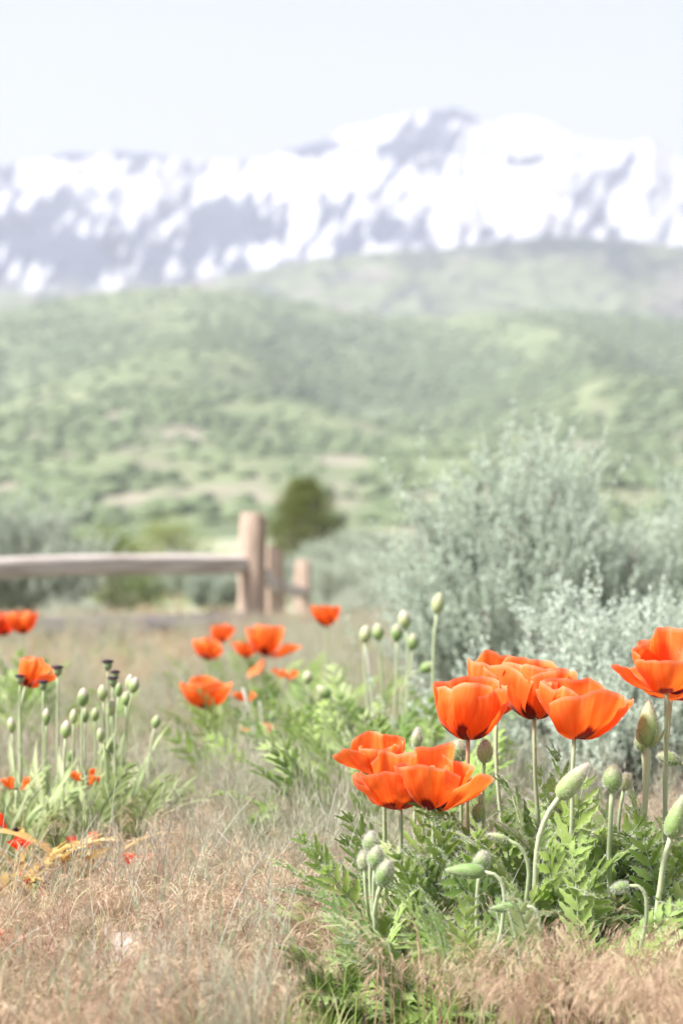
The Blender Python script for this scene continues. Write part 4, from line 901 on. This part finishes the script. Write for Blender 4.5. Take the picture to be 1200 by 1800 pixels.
# ------------------------------------------------------------------ grasses (nobody could count them)
def cheat_tuft(seed, nst, h0, h1, droop, nsp, mat_i=0, sp_len=.017, blades=7, awn=True):
    rg_ = np.random.default_rng(seed); mb = MB()
    for s_ in range(nst):
        h = rg_.uniform(h0, h1); a = rg_.uniform(0, 2 * math.pi); ln = rg_.uniform(.05, .30); b0 = rg_.normal(0, .018, 2)
        dirh = np.array([math.cos(a), math.sin(a), 0]); n = 9; t = np.linspace(0, 1, n)
        el = math.pi / 2 - ln - droop * np.clip((t - .52) / .48, 0, 1) ** 1.3 * rg_.uniform(.7, 1.15); ds = h * 1.25 / (n - 1)
        pts = np.array([b0[0], b0[1], -.005]) + np.concatenate([[np.zeros(3)], np.cumsum(dirh[None] * np.cos(el[:-1])[:, None] * ds + np.array([0, 0, 1.]) * np.sin(el[:-1])[:, None] * ds, 0)])
        side = np.cross(dirh, [0, 0, 1.]) * .5 + rg_.normal(0, .3, 3); side = side / np.linalg.norm(side)
        w = np.linspace(.0010, .0005, n)[:, None]
        v = np.concatenate([pts - side * w, pts + side * w]); i = np.arange(n - 1); mb.add(v, f4=np.stack([i, i + 1, n + i + 1, n + i], 1), tint=.0)
        q = rg_.uniform(.55, 1.0, nsp); idx = q * (n - 1); i0 = np.minimum(idx.astype(int), n - 2); fr = (idx - i0)[:, None]
        p = pts[i0] * (1 - fr) + pts[i0 + 1] * fr
        tang = unit(pts[i0 + 1] - pts[i0])
        bd = unit(tang * .9 + rg_.normal(0, .24, (nsp, 3)) + np.array([0, 0, -.30 * droop])); bl = rg_.uniform(.004, .022, nsp)[:, None]
        pe = p + bd * bl
        sd_ = unit(np.cross(bd, rg_.normal(size=(nsp, 3)))) * .0003
        mb.add(np.stack([p - sd_, p + sd_, pe], 1).reshape(-1, 3), f3=np.arange(nsp * 3).reshape(-1, 3), tint=.3)
        sdir = unit(bd * .8 + np.array([0, 0, -.40 * droop if droop > 1 else .5]) + rg_.normal(0, .13, (nsp, 3)))
        v, f = leaves(pe, sdir, sp_len * rg_.uniform(.7, 1.3, nsp), .0014, rg_); mb.add(v, f4=f, tint=np.repeat(rg_.uniform(.3, 1, nsp), 4))
        if awn:
            for z in range(2):
                ad = unit(sdir + rg_.normal(0, .28, (nsp, 3))); p1 = pe + sdir * sp_len * .6; ss = unit(np.cross(ad, rg_.normal(size=(nsp, 3)))) * .00028
                mb.add(np.stack([p1 - ss, p1 + ss, p1 + ad * .017], 1).reshape(-1, 3), f3=np.arange(nsp * 3).reshape(-1, 3), tint=.9)
    add_blades(mb, rg_, blades, h0 * .5, h0 * 1.0, wd=.0015, lean=.35)
    return mb
def add_blades(mb, rg_, n, h0, h1, wd=.0026, lean=.5, sp=.02, tint=0.0):
    for s_ in range(n):
        h = rg_.uniform(h0, h1); a = rg_.uniform(0, 2 * math.pi); ln = rg_.uniform(.05, lean); k = 5; t = np.linspace(0, 1, k)
        dirh = np.array([math.cos(a), math.sin(a), 0]); el = math.pi / 2 - ln - 1.1 * t ** 2 * rg_.uniform(0, 1); ds = h / (k - 1)
        b0 = rg_.normal(0, sp, 2)
        pts = np.array([b0[0], b0[1], -.005]) + np.concatenate([[np.zeros(3)], np.cumsum(dirh[None] * np.cos(el[:-1])[:, None] * ds + np.array([0, 0, 1.]) * np.sin(el[:-1])[:, None] * ds, 0)])
        b = rg_.uniform(0, math.pi); side = np.array([math.cos(b), math.sin(b), 0]); w = wd * np.array([.7, 1, .9, .6, .05])[:, None] * .5
        mb.add(np.concatenate([pts - side * w, pts + side * w]), f4=np.stack([np.arange(k - 1), np.arange(1, k), k + np.arange(1, k), k + np.arange(k - 1)], 1), tint=tint)
def blade_tuft(seed, n, h0, h1, wd, lean):
    mb = MB(); add_blades(mb, np.random.default_rng(seed), n, h0, h1, wd, lean, .025); return mb

def scatter(name, label, protos, pts, scale, seed):
    """one object that spreads tuft meshes over ground points"""
    rg_ = np.random.default_rng(seed); n = len(pts)
    src = bpy.data.collections.new(name + '_tufts')
    for i, me in enumerate(protos):
        o = bpy.data.objects.new('%s_tuft_%02d' % (name, i), me); src.objects.link(o)
    me = bpy.data.meshes.new(name); me.vertices.add(n); me.vertices.foreach_set('co', pts.astype(np.float32).ravel())
    a = me.attributes.new('turn', 'FLOAT_VECTOR', 'POINT')
    rot = np.stack([rg_.normal(0, .10, n), rg_.normal(0, .10, n), rg_.uniform(0, 6.283, n)], 1); a.data.foreach_set('vector', rot.astype(np.float32).ravel())
    a = me.attributes.new('size', 'FLOAT', 'POINT'); a.data.foreach_set('value', np.asarray(scale, np.float32))
    a = me.attributes.new('pick', 'INT', 'POINT'); a.data.foreach_set('value', rg_.integers(0, len(protos), n).astype(np.int32))
    o = link(name, me)
    ng = bpy.data.node_groups.new(name + '_spread', 'GeometryNodeTree')
    ng.interface.new_socket('Geometry', in_out='INPUT', socket_type='NodeSocketGeometry'); ng.interface.new_socket('Geometry', in_out='OUTPUT', socket_type='NodeSocketGeometry')
    N_ = ng.nodes; gi = N_.new('NodeGroupInput'); go = N_.new('NodeGroupOutput'); ip = N_.new('GeometryNodeInstanceOnPoints'); ci = N_.new('GeometryNodeCollectionInfo')
    ci.inputs['Collection'].default_value = src; ci.inputs['Separate Children'].default_value = True; ci.inputs['Reset Children'].default_value = True
    def attr(nm, ty):
        q = N_.new('GeometryNodeInputNamedAttribute'); q.data_type = ty; q.inputs['Name'].default_value = nm; return q.outputs['Attribute']
    L_ = ng.links; L_.new(gi.outputs[0], ip.inputs['Points']); L_.new(ci.outputs[0], ip.inputs['Instance']); ip.inputs['Pick Instance'].default_value = True
    L_.new(attr('pick', 'INT'), ip.inputs['Instance Index']); L_.new(attr('turn', 'FLOAT_VECTOR'), ip.inputs['Rotation']); L_.new(attr('size', 'FLOAT'), ip.inputs['Scale'])
    L_.new(ip.outputs[0], go.inputs[0])
    md = o.modifiers.new('spread', 'NODES'); md.node_group = ng
    tag(o, label, 'grass', kind='stuff'); return o

def field(n, y0, y1, seed, power=1.0, margin=1.2):
    rg_ = np.random.default_rng(seed); y = y0 + (y1 - y0) * rg_.random(n) ** power
    x = rg_.uniform(-1, 1, n) * (y * .142 + margin); return np.stack([x, y, zg(x, y)], 1), rg_
cheat = [cheat_tuft(300 + i, 8, .085, .16, 2.0, 19, sp_len=.0125).mesh('cheat', M['cheat']) for i in range(6)]
brome = [cheat_tuft(320 + i, 8, .09, .17, .35, 12, sp_len=.019).mesh('brome', M['brome']) for i in range(5)]
blade = [blade_tuft(340 + i, 22, .05, .12, .0032, .7).mesh('blade', M['blade']) for i in range(4)]

def mask_front(p):   # 1 inside the front poppy foliage
    px = HX + FPX * p[:, 0] / p[:, 1]
    return (px > 640) & (p[:, 1] > 3.62) & (p[:, 1] < 4.5)
def mask_left(p):
    px = HX + FPX * p[:, 0] / p[:, 1]
    return (px < 250) & (p[:, 1] > 4.5) & (p[:, 1] < 5.75)
def near_low(p):     # beside and just in front of the small stones and the low red bloom
    m_ = np.zeros(len(p), bool)
    for px, d, w_ in ((238, 4.12, .062), (188, 4.0, .058), (8, 4.1, .05)):
        m_ |= (np.abs(p[:, 0] - GX(px, d) * p[:, 1] / d) < w_) & (p[:, 1] > d - .62) & (p[:, 1] < d + .05)
    return m_
def pick_pts(n, y0, y1, seed, want, power=1.0, margin=1.2):
    p, r_ = field(n, y0, y1, seed, power, margin); px = HX + FPX * p[:, 0] / p[:, 1]
    nn = fbm(p[:, 0] * 1.1 + 40, p[:, 1] * .8 + 3, 3); w = want(px, p[:, 1], nn)
    w = np.where(mask_front(p), w * .10, w); w = np.where(mask_left(p), w * .15, w)
    w = np.where(near_low(p), w * .25, w)
    k = r_.random(n) < w; return p[k], r_.uniform(.75, 1.25, k.sum())
p, s = pick_pts(5600, 2.95, 6.2, 1, lambda px, y, nn: (.14 + .60 * sstep(.54, .42, nn) + .18 * (px < 260)) * np.where((y < 3.75) & (px > 480) & (px < 900), .06, 1) * np.where((px < 270) & (y > 4.0) & (y < 4.7), .3, 1) * np.where((px > 860) & (y < 3.75), .07, 1) * np.where((px > 800) & (y > 4.5), .25, 1), 1.1)
scatter('cheatgrass', 'drooping reddish tan dry grass heads over the near meadow', cheat, p, s * np.where((p[:, 1] < 3.62) & (p[:, 0] > .2), 1.12, 1.0), 1)
big = [cheat_tuft(360 + i, 6, .12, .19, 2.3, 30, sp_len=.018).mesh('big_cheat', M['cheat']) for i in range(4)]
rgb_ = np.random.default_rng(9); yb = rgb_.uniform(3.25, 3.56, 40); pb = rgb_.uniform(880, 1330, 40); xb = (pb - HX) / FPX * yb
pl_ = np.stack([xb, yb, zg(xb, yb)], 1); y2 = rgb_.uniform(3.7, 4.35, 60); p2_ = rgb_.uniform(-60, 300, 60); x2 = (p2_ - HX) / FPX * y2
pl_ = np.concatenate([pl_, np.stack([x2, y2, zg(x2, y2)], 1)])
pl_ = pl_[~near_low(pl_)]
scatter('nodding_grass', 'nodding reddish brown grass plumes in front of the poppy leaves', big, pl_, np.where(pl_[:, 0] > 0, rgb_.uniform(.75, 1.05, len(pl_)), rgb_.uniform(.6, .95, len(pl_))), 12)
p, s = pick_pts(4200, 3.1, 7.0, 2, lambda px, y, nn: (.30 + .70 * sstep(.42, .56, nn)) * np.where((px > 230) & (px < 640) & (y < 5.4), .72, .5) * np.where(px > 800, .25, 1) * np.where((y < 3.7) & (px > 480), .15, 1), 1.0)
scatter('brome_grass', 'pale green and purplish upright grass heads among the dry grass', brome, p, s, 2)
p, s = pick_pts(3000, 3.0, 7.5, 3, lambda px, y, nn: (.6 + .4 * nn) * np.where((px > 800) & (y > 4.5), .4, 1) * np.where((px > 560) & (y < 3.75), .3, 1))
scatter('short_grass', 'short green and straw coloured blades between the seed heads', blade, p, s, 3)
p, s = pick_pts(7000, 6.0, 16.5, 4, lambda px, y, nn: (.4 + .4 * sstep(.5, .4, nn)) * np.where((px > 560), .35, 1), 1.0, 2.0)
scatter('dry_meadow_grass', 'tan dry grass covering the meadow up to the fence', cheat + blade[:2], p, s * 1.0, 4)
p, s = pick_pts(13000, 5.0, 17, 5, lambda px, y, nn: .26 + .75 * sstep(.42, .55, nn) + .55 * ((px > 380) & (px < 820)), 1.0, 2.0)
scatter('green_meadow_grass', 'soft green grass patches in the middle meadow', blade + brome[3:], p, s * 1.25, 5)
p, s = pick_pts(5000, 16.5, 75, 6, lambda px, y, nn: .8 + 0 * nn, 1.7, 3.0)
scatter('far_meadow_grass', 'pale dry grass on the plain behind the fence', cheat + blade, p, s * 1.5, 6)

# single tall straws that catch the light
rgs = np.random.default_rng(77); mb = MB()
for i in range(70):
    y = rgs.uniform(3.4, 5.0); x = rgs.uniform(-.75, .35); h = rgs.uniform(.16, .32); a = rgs.uniform(0, 6.28); k = 8; t = np.linspace(0, 1, k)[:, None]
    pts = np.array([x, y, zg1(x, y) - .005]) + t * np.array([0, 0, h]) + t ** 2 * np.array([math.cos(a), math.sin(a), -.3]) * rgs.uniform(.02, .16)
    v, f3, f4, _ = tube(pts, np.linspace(.0009, .0004, k), 3); mb.add(v, f3, f4)
tag(link('dry_straw', mb.mesh('dry_straw', M['hair'])), 'thin pale bent straws sticking out of the dry grass', 'grass', kind='stuff')

# ------------------------------------------------------------------ haze
x0, x1, y0, y1, z0, z1 = -15500, 15500, -60, 15600, -3.0, 1800
v = [(x0, y0, z0), (x1, y0, z0), (x1, y1, z0), (x0, y1, z0), (x0, y0, z1), (x1, y0, z1), (x1, y1, z1), (x0, y1, z1)]
hz = MB().add(v, f4=[(0, 3, 2, 1), (4, 5, 6, 7), (0, 1, 5, 4), (1, 2, 6, 5), (2, 3, 7, 6), (3, 0, 4, 7)])
m = bpy.data.materials.new('haze_air'); m.use_nodes = True; n = m.node_tree.nodes; l = m.node_tree.links
n.remove(n['Principled BSDF']); pv = n.new('ShaderNodeVolumePrincipled'); pv.inputs['Color'].default_value = (.84, .875, .98, 1); pv.inputs['Density'].default_value = 1.08e-4; pv.inputs['Anisotropy'].default_value = .1
l.new(pv.outputs[0], n['Material Output'].inputs['Volume'])
tag(link('haze', hz.mesh('haze', m, smooth=False)), 'pale summer haze in the valley air', kind='stuff')
